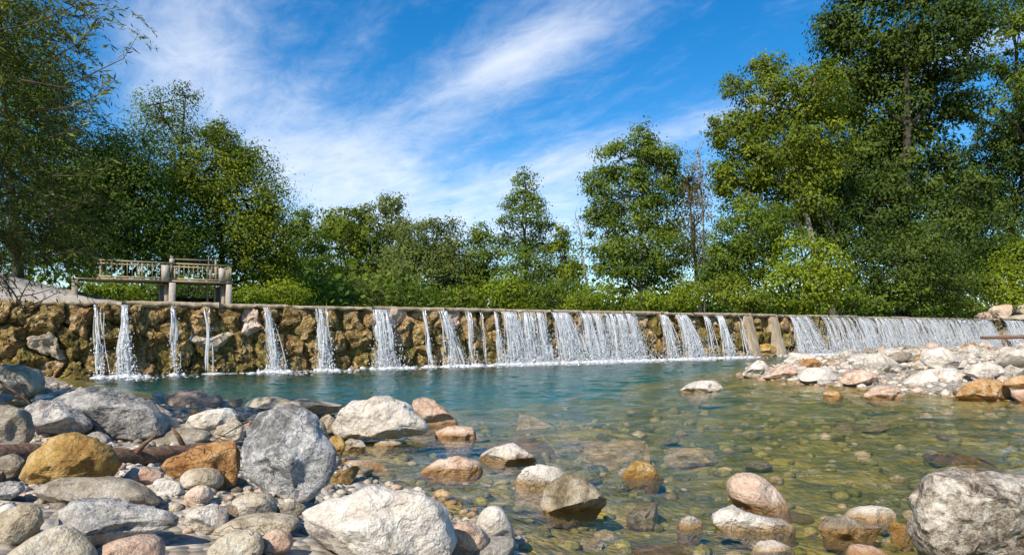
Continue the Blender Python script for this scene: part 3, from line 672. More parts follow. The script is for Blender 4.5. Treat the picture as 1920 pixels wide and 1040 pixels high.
for i in range(1500):                       # the thin white line along the foot of the whole wall
    s_ = rgf.uniform(2.5, 64); foam_blob(s_, 0.72 + rgf.normal() * 0.06 + 0.12 * math.sin(s_ * 1.3), rgf.uniform(0.02, 0.07), rgf.uniform(0.008, 0.02))
tag(link('foam', mesh_from('foam', np.vstack(vs_), np.vstack(fs), True), M['fall']), 'white foam along the foot of the weir', 'foam', None, 'stuff')

# ------------------------------------------------------------------ the sluice footbridge
TB = -1.6
br = empty('sluice_footbridge', wpt(0, TB, 0), WANG); tag(br, 'concrete sluice footbridge with olive railings above the weir', 'footbridge')
def bs(px): return s_at(px, TB)
def bz(px, py): return z_at(px, py, TB)
zd = bz(310, 529); zk = bz(310, 524); ztop = bz(250, 488.5); zlow = bz(250, 518); dep = 1.5
for a_, b_ in ((182, 317), (318.5, 437)):
    mb = MB(); mb.box(bs(a_), bs(b_), 0, dep, zd + 0.02, zk - 0.01); mb.build('deck', M['concrete'], br)
    for y_ in (-0.06, dep):
        mb = MB(); mb.box(bs(a_), bs(b_), y_, y_ + 0.06, zd + 0.028, zk - 0.018); mb.build('edge_beam', M['rail'], br)
mb = MB(); mb.box(bs(134), bs(146), 0.2, dep + 0.2, 1.6, zd + 0.025); mb.build('abutment', M['concrete'], br)
mb = MB(); mb.box(bs(140), bs(181), 0.25, dep, zd + 0.03, zk - 0.02); mb.build('deck', M['concrete'], br)
for y_, yo in ((0.02, 0), (dep - 0.06, 1)):
    for a_, b_ in ((184, 330.5), (331, 437)):
        for zc, h_ in ((ztop, 0.055), (zlow, 0.06)):
            mb = MB(); mb.box(bs(a_), bs(b_), y_, y_ + 0.05, zc - h_, zc); mb.build('rail', M['rail'], br)
        x = bs(a_) + 0.1; k = 0
        while x < bs(b_) - 0.04:
            post = k % 8 == 0; r = 0.028 if post else 0.012
            if yo and not post: x += 0.16; k += 1; continue
            mb = MB(); mb.box(x - r, x + r, y_ + 0.01, y_ + 0.04 + (0.02 if post else 0), (zk - 0.01 if post else zlow) - 0.002, ztop - 0.05); mb.build('post' if post else 'baluster', M['rail'], br)
            x += 0.16; k += 1
    mb = MB()
for x in (bs(437),):                        # the short return rail closing the right end
    for zc in (ztop, zlow):
        mb = MB(); mb.box(x - 0.052, x - 0.002, 0.07, dep - 0.06, zc - 0.055, zc); mb.build('rail', M['rail'], br)
    for k in range(1, 9):
        mb = MB(); mb.box(x - 0.04, x - 0.015, 0.07 + k * 0.16, 0.095 + k * 0.16, zlow, ztop - 0.055); mb.build('baluster', M['rail'], br)
for a_, b_, y1, y2 in ((303, 317, 497, 523), (410.5, 422, 503, 527)):
    mb = MB(); mb.box(bs(a_), bs(b_), -0.10, 0.22, bz(a_, 527), bz(a_, y1)); mb.build('gate_block', M['pale_concrete'], br)
for a_, b_ in ((317, 329), (424, 434)):
    mb = MB(); mb.box(bs(a_), bs(b_), -0.10, dep + 0.2, 1.6, zd - 0.01); mb.build('pier', M['pale_concrete'], br)
    mb = MB(); mb.box(bs(a_) - 0.14, bs(a_) - 0.003, 0.15, dep + 0.1, 1.6, zd - 0.06); mb.build('pier_shaded_side', M['concrete'], br)  # stands for the pier's left side face, its shade put in by darker concrete
for px in (302, 393, 407):
    mb = MB(); mb.box(bs(px) - 0.035, bs(px) + 0.035, 0.5, 0.57, 1.7, zd - 0.01); mb.build('support_post', M['rail'], br)
# lifting gear of the sluice
xg = bs(324)
mb = MB(); mb.box(xg - 0.05, xg + 0.05, 0.3, 0.4, zk, bz(324, 478)); mb.build('gear_post', M['steel'], br)
mb = MB(); mb.box(bs(320), bs(329), 0.24, 0.46, bz(324, 494), bz(324, 484)); mb.build('gear_box', M['pale_concrete'], br)
mb = MB(); mb.tube([(xg + 0.02, 0.35, bz(330, 484.5)), (bs(407), 0.35, bz(407, 487.5))], 0.03, 8); mb.build('drive_shaft', M['steel'], br)
mb = MB(); mb.box(bs(405.5), bs(408.5), 0.28, 0.42, zk, bz(407, 485)); mb.build('gear_post', M['rail'], br)
mb = MB(); mb.box(bs(394) - 0.015, bs(394) + 0.015, 0.33, 0.37, zk, bz(394, 478)); mb.build('gear_rod', M['steel'], br)
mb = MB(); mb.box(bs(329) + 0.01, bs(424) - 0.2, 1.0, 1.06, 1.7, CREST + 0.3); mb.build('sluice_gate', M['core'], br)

# ------------------------------------------------------------------ trees
def leaves_mesh(name, cen, nrm, tdir, L, wid, tint):
    n = len(cen); nrm = nrm / np.linalg.norm(nrm, axis=1)[:, None]
    t = tdir - nrm * (tdir * nrm).sum(1)[:, None]; t /= np.maximum(1e-6, np.linalg.norm(t, axis=1))[:, None]; b = np.cross(nrm, t)
    L = L[:, None] * 0.5; w = L * wid
    v = np.stack([cen - t * L, cen + b * w - t * L * 0.1 - nrm * w * 0.25, cen + t * L, cen - b * w - t * L * 0.1 - nrm * w * 0.25], 1).reshape(-1, 3)
    i = np.arange(n)[:, None] * 4; f = np.concatenate([i + np.array([[0, 1, 2]]), i + np.array([[0, 2, 3]])], 1).reshape(-1, 3)
    me = mesh_from(name, v, f); at = me.attributes.new('tint', 'FLOAT', 'POINT'); at.data.foreach_set('value', np.repeat(np.clip(tint, 0, 1), 4).astype(np.float32)); return me
TSEED = [0]; LEAFN = [0]
def tree(name, label, Y, lobes, pal, base=None, Lpx=6.5, cover=3.2, bark='bark', trunk_r=None, group=None, cat='tree', clump=0.30, limbs=True, droop=0.0, wid=0.54, spread=1.0):
    """lobes: the masses of the crown as (x, y, rx, ry) in the photo; each is set at its own depth round Y."""
    TSEED[0] += 1; rg = np.random.default_rng(500 + TSEED[0])
    px0 = base if base is not None else np.mean([l[0] for l in lobes]); g = P(px0, 600, Y); gz = th(g.x, g.y)
    Lpx *= 0.85; L = Lpx / F * Y; root = empty(name, (g.x, g.y, gz)); tag(root, label, cat, group); o3 = np.array((g.x, g.y, gz))
    C, N_, T_, TI, LL = [], [], [], [], []; lob = []; twig = MB()
    for (x, y, rx, ry) in lobes:
        dy = rg.uniform(-0.5, 0.5) * rx / F * Y * spread * 1.4
        c = np.array(P(x, y, Y)) + np.array((0, dy, 0)); r = np.array((rx / F * Y, (rx + ry) / 2 / F * Y * 0.95, ry / F * Y)); lob.append((c, r))
    for c, r in lob:
        area = math.pi * r[0] * r[2]; nl = int(area * cover * 1.17 / (0.5 * wid * L * L)); rm = r.mean(); cr = max(clump * rm * 1.15, 2.2 * L)
        m = 90 if cover > 2 and rm > 1.8 else 24; nc = max(3, nl // m)
        d = rg.normal(size=(nc, 3)); d /= np.linalg.norm(d, axis=1)[:, None]; rad = rg.uniform(0.25, 1.0, nc) ** 0.5
        rad *= 1 + 0.22 * vnoise(d * 2.1 + c, TSEED[0])
        cc = c + d * r * rad[:, None]; ct = rg.uniform(0, 1, nc) * 0.7 + 0.15 + 0.2 * vnoise(cc * 0.5, 77)
        crs = cr * rg.uniform(0.55, 1.25, nc)
        off = rg.normal(size=(nc, m, 3)) * 0.6; off *= np.array((1.1, 1.1, 0.62))
        p = cc[:, None] + off * crs[:, None, None]; p[:, :, 2] -= droop * rg.random((nc, m)) * crs[:, None]
        nn = off * 1.3 + np.array((0, 0, 0.5)) + d[:, None] * 0.5 + rg.normal(size=(nc, m, 3)) * 0.42
        tt = rg.normal(size=(nc, m, 3)) * 0.7 + off * 0.6 + np.array((0, 0, -0.35 - droop))
        C.append(p.reshape(-1, 3)); N_.append(nn.reshape(-1, 3)); T_.append(tt.reshape(-1, 3)); LL.append(L * rg.uniform(0.6, 1.3, nc * m))
        TI.append((ct[:, None] + rg.normal(size=(nc, m)) * 0.13).ravel())
        if limbs:
            for i in range(0, nc, max(1, nc // 9)):
                q = cc[i] - o3; a = c - o3; mid = (a + q) / 2 + rg.normal(size=3) * 0.1 * rm; r0 = 0.012 * rm + 0.012
                twig.tube([a, mid, q], [r0 * 1.5, r0, r0 * 0.4], 4)
    C = np.vstack(C) - o3; LEAFN[0] += len(C)
    crown = link('crown', leaves_mesh('crown', C, np.vstack(N_), np.vstack(T_), np.concatenate(LL), wid, np.concatenate(TI)), LM[pal], root)
    if twig.v: tag(twig.build('twigs', M[bark], crown), kind='stuff')
    top = max(lob, key=lambda q: q[0][2]); H = top[0][2] - gz; tr = trunk_r or max(0.06, 0.016 * (H + top[1][2]))
    mb = MB(); pts = [(0, 0, -0.3)]; a = np.array((0, 0, 0.)); b = top[0] - o3
    for i in range(1, 8):
        w = i / 7; q = a + (b - a) * w + np.array((rg.normal() * 0.012 * H * w * (1 - w) * 3, rg.normal() * 0.012 * H * w * (1 - w) * 3, 0)); pts.append(tuple(q))
    mb.tube(pts, [tr * 1.25] + [tr * (1 - 0.85 * i / 7) for i in range(1, 8)], 8)
    for c, r in lob:                         # limbs from the trunk into each mass of leaves
        q = c - o3; hz = max(0.15, min(0.9, (q[2] - 0.55 * math.hypot(q[0], q[1]) - 0.8) / max(H, 1e-3))); k = hz * 7; i = int(k); st = np.array(pts[i]) * (1 - (k - i)) + np.array(pts[min(7, i + 1)]) * (k - i)
        mid = (st + q) / 2 + np.array((0, 0, 0.08 * np.linalg.norm(q - st))) + rg.normal(size=3) * 0.1; rl = tr * (1 - 0.8 * hz) * 0.55
        mb.tube([st, mid, q], [rl, rl * 0.7, rl * 0.3], 6)
    mb.build('trunk', M[bark], root, True); return root

G_L, G_C, G_R = 'trees on the left bank', 'trees upstream of the weir', 'trees on the right bank'
tree('deciduous_tree', 'airy slender tree with a see-through top rising behind the left trees', 37, [(285, 185, 42, 45), (345, 178, 34, 28), (318, 235, 60, 50), (265, 265, 45, 60), (330, 300, 50, 50)], 'mid', cover=0.9, Lpx=5.5, group=G_L, base=300, bark='bark')
tree('deciduous_tree', 'big dome-shaped tree behind the footbridge with a sunlit olive crown', 39, [(405, 330, 75, 85), (465, 380, 75, 100), (398, 245, 22, 30), (500, 450, 58, 90), (430, 470, 100, 75), (350, 400, 80, 90), (440, 290, 45, 40), (515, 520, 45, 50)], 'olive', group=G_L, base=420)
tree('deciduous_tree', 'dark bushy tree between the near willow and the dome-shaped tree', 34, [(250, 380, 85, 90), (205, 440, 85, 75), (300, 455, 75, 60), (225, 310, 60, 65), (160, 350, 70, 90)], 'mid', group=G_L, base=240)
tree('deciduous_tree', 'shadowy dark tree filling the gap behind the near willow', 31, [(40, 70, 75, 105), (100, 170, 50, 60), (30, 220, 90, 110), (110, 310, 80, 95), (30, 390, 95, 100), (130, 450, 70, 55)], 'mid', group=G_L, base=40, cover=3.0)
tree('deciduous_tree', 'low rounded tree just right of the dome-shaped tree', 54, [(575, 470, 32, 75), (558, 425, 20, 38), (595, 520, 40, 50), (545, 500, 40, 60)], 'mid', group=G_L)
tree('deciduous_tree', 'olive tree at the left end of the far central grove', 64, [(645, 470, 52, 75), (632, 425, 32, 36), (670, 520, 60, 55), (680, 440, 36, 48)], 'olive', group=G_C)
tree('deciduous_tree', 'grove tree with two small spiky tops', 66, [(725, 430, 45, 55), (735, 490, 50, 75), (722, 378, 12, 24), (746, 382, 9, 24), (700, 520, 50, 50)], 'grey', group=G_C)
tree('willow_tree', 'round grey-green willow in the middle of the far grove', 60, [(815, 445, 58, 52), (795, 510, 70, 60), (850, 490, 50, 62), (770, 470, 40, 60), (740, 540, 45, 40)], 'grey', group=G_C, droop=0.5)
tree('deciduous_tree', 'small leafy tree left of the conical poplar', 62, [(908, 500, 42, 68), (900, 445, 22, 28), (880, 535, 40, 45), (920, 540, 45, 45)], 'mid', group=G_C)
tree('poplar_tree', 'slim conical poplar standing alone above the central grove', 57, [(985, 342, 22, 28), (978, 372, 30, 18), (1003, 385, 26, 20), (960, 392, 22, 12), (985, 412, 36, 22), (950, 420, 22, 16), (1018, 428, 24, 18), (985, 450, 44, 26), (942, 448, 24, 14), (1022, 462, 22, 16), (985, 500, 52, 45), (985, 545, 52, 40)], 'mid', group=G_C, cover=2.5, base=985, Lpx=5.5, clump=0.38)
tree('deciduous_tree', 'short pointed tree right of the conical poplar', 56, [(1060, 480, 30, 55), (1056, 440, 16, 24), (1065, 532, 40, 42), (1030, 530, 30, 40)], 'olive', group=G_C)
tree('deciduous_tree', 'tall twin-topped tree with pale stems right of the central gap', 56, [(1205, 262, 26, 34), (1222, 290, 30, 32), (1158, 308, 52, 40), (1228, 325, 52, 50), (1120, 348, 34, 34), (1172, 370, 70, 54), (1256, 385, 46, 80), (1140, 440, 46, 58), (1205, 470, 76, 64), (1120, 400, 26, 26), (1250, 500, 60, 60), (1150, 510, 45, 50)], 'mid', group=G_C, bark='palebark', base=1195, cover=3.0)
tree('deciduous_tree', 'thin brownish half-bare tree between the twin-topped and the big bank trees', 54, [(1310, 350, 22, 60), (1298, 430, 34, 75), (1320, 480, 30, 60), (1290, 340, 16, 40)], 'brown', group=G_C, cover=1.0, Lpx=5, bark='bark', base=1315)
tree('deciduous_tree', 'sunlit leaning tree with a ragged crown left of the massive dark tree', 52, [(1445, 190, 62, 62), (1395, 245, 45, 55), (1368, 165, 22, 22), (1350, 250, 24, 40), (1480, 270, 80, 80), (1392, 335, 52, 50), (1460, 370, 76, 60), (1515, 170, 50, 55), (1360, 330, 28, 40), (1440, 125, 40, 26), (1540, 260, 60, 80), (1530, 360, 60, 60), (1420, 300, 50, 50)], 'olive', group=G_R, bark='palebark', base=1570, cover=3.8, clump=0.28, Lpx=7.6)
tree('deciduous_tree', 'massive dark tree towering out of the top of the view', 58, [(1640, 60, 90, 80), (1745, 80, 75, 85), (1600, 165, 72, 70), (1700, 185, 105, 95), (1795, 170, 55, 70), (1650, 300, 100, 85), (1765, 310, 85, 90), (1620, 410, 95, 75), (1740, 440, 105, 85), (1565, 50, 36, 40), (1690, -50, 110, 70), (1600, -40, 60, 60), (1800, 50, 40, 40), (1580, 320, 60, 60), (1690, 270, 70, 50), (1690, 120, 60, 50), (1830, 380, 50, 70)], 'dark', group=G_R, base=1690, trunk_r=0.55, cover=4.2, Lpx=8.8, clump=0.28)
tree('deciduous_tree', 'ragged tree at the right edge with sky showing through its branches', 68, [(1890, 70, 45, 42), (1862, 120, 34, 28), (1905, 185, 50, 50), (1935, 20, 55, 50), (1940, 130, 50, 60), (1880, 10, 28, 22), (1855, 200, 22, 30), (1925, 240, 40, 40)], 'mid', group=G_R, cover=2.6, base=2010, Lpx=7.5)
tree('conifer_tree', 'dark drooping evergreen at the right edge below the ragged tree', 72, [(1848, 330, 45, 75), (1850, 255, 30, 45), (1900, 235, 40, 40), (1885, 290, 55, 45), (1890, 350, 65, 50), (1880, 410, 75, 50), (1890, 460, 80, 45), (1940, 330, 60, 90), (1840, 470, 60, 45)], 'dark', group=G_R, cover=3.2, droop=0.8, base=1895)
tree('deciduous_tree', 'medium green tree tucked under the leaning sunlit tree', 48, [(1400, 430, 62, 55), (1425, 490, 78, 52), (1370, 490, 50, 65), (1470, 430, 50, 50), (1340, 520, 40, 45)], 'mid', group=G_R, base=1405)
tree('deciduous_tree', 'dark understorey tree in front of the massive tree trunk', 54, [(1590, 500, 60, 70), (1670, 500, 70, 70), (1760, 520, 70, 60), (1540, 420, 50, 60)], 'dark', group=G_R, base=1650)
GS = 'shrubs along the crest'
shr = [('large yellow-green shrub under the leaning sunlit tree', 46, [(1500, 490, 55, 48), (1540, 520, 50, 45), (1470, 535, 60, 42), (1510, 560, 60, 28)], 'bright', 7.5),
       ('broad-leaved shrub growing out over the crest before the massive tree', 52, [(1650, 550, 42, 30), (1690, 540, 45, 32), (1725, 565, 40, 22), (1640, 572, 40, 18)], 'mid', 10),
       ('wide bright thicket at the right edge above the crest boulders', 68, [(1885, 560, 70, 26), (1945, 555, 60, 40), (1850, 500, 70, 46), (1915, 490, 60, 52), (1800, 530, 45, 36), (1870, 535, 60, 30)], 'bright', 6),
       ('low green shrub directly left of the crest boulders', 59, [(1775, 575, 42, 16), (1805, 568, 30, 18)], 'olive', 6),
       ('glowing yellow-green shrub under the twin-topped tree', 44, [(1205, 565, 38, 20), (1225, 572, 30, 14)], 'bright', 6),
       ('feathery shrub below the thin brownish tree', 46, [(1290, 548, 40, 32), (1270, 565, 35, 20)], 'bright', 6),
       ('green shrub where the leaning tree meets the crest', 45, [(1360, 540, 35, 30), (1385, 560, 45, 24)], 'olive', 6.5),
       ('shaded round shrub at the foot of the medium green tree', 44, [(1430, 565, 40, 22)], 'mid', 7),
       ('reedy pale shrub under the leaning bare pole', 45, [(1120, 555, 36, 30), (1090, 568, 36, 16)], 'bright', 5),
       ('dark green shrub below the short pointed tree', 47, [(1040, 555, 45, 30)], 'mid', 6),
       ('sunlit shrub below the conical poplar', 48, [(950, 545, 48, 38)], 'bright', 6),
       ('olive shrub below the round grey-green willow', 48, [(860, 560, 55, 24)], 'olive', 6),
       ('dusky shrub below the spiky-topped grove tree', 48, [(760, 560, 60, 26)], 'mid', 6),
       ('grey-green shrub at the left end of the far grove', 46, [(680, 550, 55, 32)], 'grey', 6),
       ('bright shrub below the low rounded tree', 44, [(595, 545, 50, 30)], 'bright', 6),
       ('spreading shrub right of the footbridge end', 36, [(520, 548, 55, 24), (475, 555, 40, 16)], 'bright', 5.5),
       ('bright shrub seen below the footbridge deck by the apron', 30, [(235, 548, 45, 18), (200, 540, 35, 16)], 'bright', 6),
       ('dark shrub below the footbridge between its piers', 31, [(370, 545, 50, 22), (300, 545, 40, 20)], 'dark', 6),
       ('leafy shrub in front of the dark understorey tree', 48, [(1590, 562, 42, 24)], 'mid', 7)]
for lab, Y, lb, pal, lp in shr:
    tree('shrub', lab, Y, lb, pal, Lpx=lp, cover=3.0, group=GS, cat='shrub', clump=0.4, trunk_r=0.05)

# leafless poles among the crowns
def bare_tree(label, pts, Y, r, twigs, bark='palebark'):
    TSEED[0] += 1; rg = np.random.default_rng(900 + TSEED[0]); pw = [np.array(P(x, y, Y)) for x, y in pts]; b = pw[0].copy(); b[2] = th(b[0], b[1])
    root = empty('bare_tree', b); tag(root, label, 'tree', 'leafless stems'); pw = [q - b for q in pw]; pw[0][2] = -0.2
    mb = MB(); mb.tube(pw, [r * (1 - 0.75 * i / (len(pw) - 1)) for i in range(len(pw))], 7); mb.build('trunk', M[bark], root, True)
    mb = MB()
    for i in range(twigs):
        k = rg.uniform(len(pw) * 0.3, len(pw) - 1.05); j = int(k); st = pw[j] + (pw[j + 1] - pw[j]) * (k - j); d = np.array((rg.normal(), rg.normal() * 0.6, abs(rg.normal()) * 0.9 + 0.6)); d /= np.linalg.norm(d); l = rg.uniform(0.8, 2.2)
        m = st + d * l * 0.5 + rg.normal(size=3) * 0.08; mb.tube([st, m, st + d * l + np.array((0, 0, 0.2 * l))], [r * 0.28, r * 0.18, r * 0.08], 4)
    mb.build('branches', M[bark], root); return root
bare_tree('pale leaning bare pole in the gap beside the short pointed tree', [(1108, 585), (1100, 530), (1092, 480), (1087, 430), (1080, 410)], 55, 0.10, 9)
bare_tree('grey dead stem standing beside the thin brownish tree', [(1322, 585), (1320, 480), (1318, 390), (1312, 320), (1306, 285)], 53, 0.10, 16, 'palebark')
bare_tree('forked pale stem showing under the leaning sunlit tree', [(1578, 570), (1572, 500), (1565, 440), (1545, 400), (1530, 370)], 52, 0.13, 6, 'bark')

# undergrowth behind the trees, one mass nobody could count
n = 44000; s_ = rng.uniform(-8, 150, n); t_ = -rng.uniform(13, 34, n); zt = 2.3 + np.abs(rng.normal(size=n)) * 2.0 * (0.7 + 0.5 * vnoise(np.stack([s_ * 0.3, t_ * 0.3, 0 * s_], 1), 5))
q = W0 + WD * s_[:, None] + WN * t_[:, None]; cen = np.column_stack([q, zt])
me = leaves_mesh('undergrowth', cen, rng.normal(size=(n, 3)) + np.array((0, -0.3, 0.7)), rng.normal(size=(n, 3)), np.where(t_ < -24, rng.uniform(0.5, 0.9, n), rng.uniform(0.25, 0.5, n)), 0.65, np.clip(0.45 + 0.35 * vnoise(np.stack([s_ * 0.8, t_ * 0.5, zt * 0.8], 1), 15) + rng.normal(size=n) * 0.15, 0, 1))
tag(link('undergrowth', me, LM['mid']), 'dense dark undergrowth behind the riverside trees', 'undergrowth', None, 'stuff')
n = 9000; s_ = rng.uniform(-6, 75, n); t_ = -rng.uniform(10.5, 15, n); q = W0 + WD * s_[:, None] + WN * t_[:, None]
gz = terrain(q[:, 0], q[:, 1]); cen = np.column_stack([q, gz + rng.uniform(0, 0.5, n) * (0.6 + 0.6 * rng.random(n))])
me = leaves_mesh('bank_grass', cen, rng.normal(size=(n, 3)) * (1, 1, 0.3), rng.normal(size=(n, 3)) * 0.3 + (0, 0, 1), rng.uniform(0.3, 0.7, n), 0.14, rng.uniform(0.2, 1, n))
tag(link('bank_grass', me, LM['olive']), 'long green grass on the bank above the weir', 'grass', None, 'stuff')

# the near willow whose branches hang in from the left
def willow():
    rg = np.random.default_rng(77); g = np.array((-10.4, 8.6)); gz = th(*g); o3 = np.array((g[0], g[1], gz))
    root = empty('willow_tree', o3); tag(root, 'near willow with narrow silvery leaves hanging in from the left edge', 'tree', G_L)
    lob = [((-9.4, 9.6, 4.1), (2.6, 2.4, 2.0)), ((-8.9, 10.6, 3.4), (2.5, 2.2, 1.3)), ((-9.2, 9.2, 6.0), (2.4, 2.4, 1.8)), ((-8.2, 10.2, 5.0), (1.9, 2.0, 1.5)), ((-10.5, 8.0, 7.2), (3.0, 3.0, 1.8)), ((-7.6, 9.8, 6.3), (1.5, 1.6, 1.2)), ((-7.9, 10.0, 6.9), (1.2, 1.4, 0.9)), ((-7.7, 10.4, 3.6), (1.4, 1.5, 1.1)), ((-11.5, 6.5, 5.5), (2.5, 2.5, 1.8)), ((-9.3, 11.5, 2.9), (2.2, 2.0, 0.8)), ((-8.2, 5.4, 6.2), (1.8, 1.9, 1.1)), ((-8.5, 5.0, 5.0), (2.0, 1.8, 1.2)), ((-9.8, 5.0, 4.4), (2.0, 1.8, 1.0))]
    tw = MB(); C, N_, T_, LL, TI = [], [], [], [], []
    for c, r in lob:
        c = np.array(c); r = np.array(r); nt = int((210 if c[1] < 5.8 else 95 if c[0] > -9.6 else 45) * r[0] * r[2])
        for i in range(nt):
            d = rg.normal(size=3); d /= np.linalg.norm(d); st = c + d * r * rg.uniform(0.35, 0.85); ln = rg.uniform(0.5, 1.25)
            a = np.array((d[0], d[1], 0.15)) + rg.normal(size=3) * 0.35; a /= np.linalg.norm(a); K = 6; pts = [st]
            for k in range(K - 1):
                a = a + np.array((0, 0, -0.22)); a /= np.linalg.norm(a); pts.append(pts[-1] + a * ln / (K - 1))
            if i % 3 == 0: tw.tube([p - o3 for p in pts], [0.006, 0.005, 0.005, 0.004, 0.003, 0.002], 3)
            m = 34; tt = rg.random(m) * (K - 1.001); j = tt.astype(int); pp = np.array(pts); pos = pp[j] + (pp[j + 1] - pp[j]) * (tt - j)[:, None]; ax = pp[j + 1] - pp[j]; ax /= np.linalg.norm(ax, axis=1)[:, None]
            sd_ = rg.normal(size=(m, 3)); ld = ax * 0.8 + sd_ * 0.45; ld /= np.linalg.norm(ld, axis=1)[:, None]; l = rg.uniform(0.07, 0.14, m)
            C.append(pos + ld * l[:, None] * 0.5); T_.append(ld); N_.append(rg.normal(size=(m, 3)) * 0.7 + np.array((0, 0, 0.8))); LL.append(l); TI.append(np.clip(rg.beta(1.6, 2.4, m) + rg.normal() * 0.12, 0, 1))
    crown = link('crown', leaves_mesh('crown', np.vstack(C) - o3, np.vstack(N_), np.vstack(T_), np.concatenate(LL), 0.19, np.concatenate(TI)), LM['willow'], root)
    tag(tw.build('twigs', M['twig'], crown), kind='stuff'); LEAFN[0] += len(np.vstack(C))
    mb = MB(); mb.tube([(0, 0, -0.3), (0.1, 0, 1.2), (0.0, 0.2, 2.6), (0.3, 0.1, 4.2), (0.2, 0, 6.2)], [0.38, 0.30, 0.26, 0.18, 0.06], 10)
    for c, r in lob:
        q = np.array(c) - o3; st = np.array((0.05, 0.1, max(1.0, min(4.5, q[2] - 1.0)))); mb.tube([st, (st + q) / 2 + np.array((0, 0, 0.25)), q], [0.12, 0.08, 0.02], 6)
    mb.build('trunk', M['bark'], root, True)
    # single sprays that stand out against the sky
    for pts, Y in (([(40, 150), (120, 165), (190, 130), (232, 110), (262, 60)], 7.4), ([(-20, 60), (60, 45), (120, 20), (190, -8)], 7.2), ([(80, 120), (150, 80), (178, 50)], 7.6), ([(90, 260), (150, 240), (200, 150)], 7.8),
                   ([(60, 210), (140, 200), (190, 175), (215, 150)], 8.0), ([(100, 330), (170, 330), (215, 300)], 8.2), ([(60, 420), (150, 380), (205, 350), (225, 355)], 8.4), ([(80, 480), (150, 470), (195, 500)], 8.6)):
        pw = np.array([P(x, y, Y) for x, y in pts]); mb = MB(); mb.tube([p - o3 for p in pw], [0.010 - 0.008 * i / (len(pw) - 1) for i in range(len(pw))], 4); b = mb.build('spray', M['twig'], root)
        m = 34; tt = np.sort(rg.uniform(0.25, 1, m)) * (len(pw) - 1.001); j = tt.astype(int); ax = pw[j + 1] - pw[j]; ax /= np.linalg.norm(ax, axis=1)[:, None]; pos = pw[j] + (pw[j + 1] - pw[j]) * (tt - j)[:, None]
        sg = np.where(np.arange(m) % 2, 1, -1)[:, None]; side = np.stack([-ax[:, 2], 0 * ax[:, 0], ax[:, 0]], 1); ld = ax * 0.75 + side * sg * 0.6 + rg.normal(size=(m, 3)) * 0.2; ld /= np.linalg.norm(ld, axis=1)[:, None]; l = rg.uniform(0.09, 0.15, m)
        link('leaves', leaves_mesh('leaves', pos + ld * l[:, None] * 0.5 - o3, rg.normal(size=(m, 3)) * 0.5 + np.array((0, -0.6, 0.5)), ld, l, 0.20, rg.uniform(0, 0.7, m)), LM['willow'], b)
willow()
print('leaves', LEAFN[0])

# ------------------------------------------------------------------ boulders and stones
GB, GW, GR = 'boulders on the near bank', 'stones standing in the shallows', 'rocks on the gravel bar'
# near left bank
rock('boulder', 'large upright blue-grey veined boulder on the near bank', 'grey', [(452, 800), (478, 768), (520, 759), (555, 761), (587, 780), (610, 815), (632, 850), (637, 885), (630, 912), (602, 932), (570, 944), (525, 944), (484, 934), (456, 914), (444, 885), (441, 850), (446, 820)], thick=0.85, sub=5, facets=12, rough=0.06, cat='boulder', group=GB)
rock('boulder', 'big pale boulder cut off by the lower edge of the view', 'white', [(545, 1000), (560, 965), (600, 930), (650, 912), (705, 905), (760, 908), (810, 920), (835, 945), (840, 975), (855, 1010), (862, 1060), (700, 1085), (560, 1075), (538, 1030)], thick=0.75, sub=5, facets=13, rough=0.06, cat='boulder', group=GB)
rock('boulder', 'blocky ochre boulder resting against the driftwood log', 'ochre', [(35, 890), (55, 850), (90, 817), (140, 812), (180, 820), (205, 850), (218, 875), (205, 897), (160, 902), (110, 907), (60, 917), (40, 910)], thick=0.8, sub=5, facets=9, cat='boulder', group=GB)
rock('boulder', 'rusty orange boulder leaning on the blue-grey boulder', 'orange', [(305, 875), (320, 855), (350, 845), (400, 830), (440, 822), (458, 850), (460, 895), (450, 914), (425, 920), (400, 905), (350, 893), (318, 892)], thick=0.6, cat='boulder', group=GB)
rock('boulder', 'white flat-topped boulder with a dark undercut at the water edge', 'white', [(612, 800), (640, 770), (660, 752), (690, 750), (705, 742), (735, 740), (760, 755), (775, 775), (800, 790), (818, 812), (815, 827), (780, 832), (740, 826), (700, 820), (660, 826), (640, 830), (618, 815)], thick=0.7, sub=5, facets=12, cat='boulder', group=GB, lift=0.05)
rock('rock', 'jagged pinkish rock behind the white flat-topped boulder', 'pink', [(765, 765), (775, 752), (793, 742), (815, 752), (838, 770), (852, 784), (860, 797), (820, 803), (780, 803)], thick=0.7, facets=10, group=GB)
rock('rock', 'low pinkish slab beside the white flat-topped boulder', 'pink', [(812, 808), (840, 797), (885, 800), (897, 820), (880, 828), (820, 828)], thick=0.7, group=GW)
rock('rock', 'knobbly cream stone under the left end of the white flat-topped boulder', 'tan', [(640, 845), (643, 830), (655, 822), (675, 826), (690, 834), (686, 848), (645, 852)], group=GW)
rock('rock', 'yellowish cream stone under the middle of the white flat-topped boulder', 'tan', [(692, 836), (712, 824), (740, 824), (757, 834), (757, 845), (700, 847)], group=GW)
rock('rock', 'thin pale slab lying level with the water near the blue-grey boulder', 'pink', [(640, 868), (660, 860), (700, 866), (738, 878), (738, 884), (680, 884), (648, 880)], group=GW, thick=0.5, facets=3)
rock('rock', 'low pinkish rock awash in midstream before the white slab', 'pink', [(785, 884), (820, 864), (860, 856), (895, 866), (907, 885), (880, 894), (830, 896), (795, 892)], group=GW, thick=0.6)
rock('rock', 'flat white slab in the shallows right of centre', 'white', [(893, 855), (905, 842), (925, 832), (965, 834), (990, 846), (1022, 865), (1010, 874), (960, 874), (905, 868)], group=GW, thick=0.7)
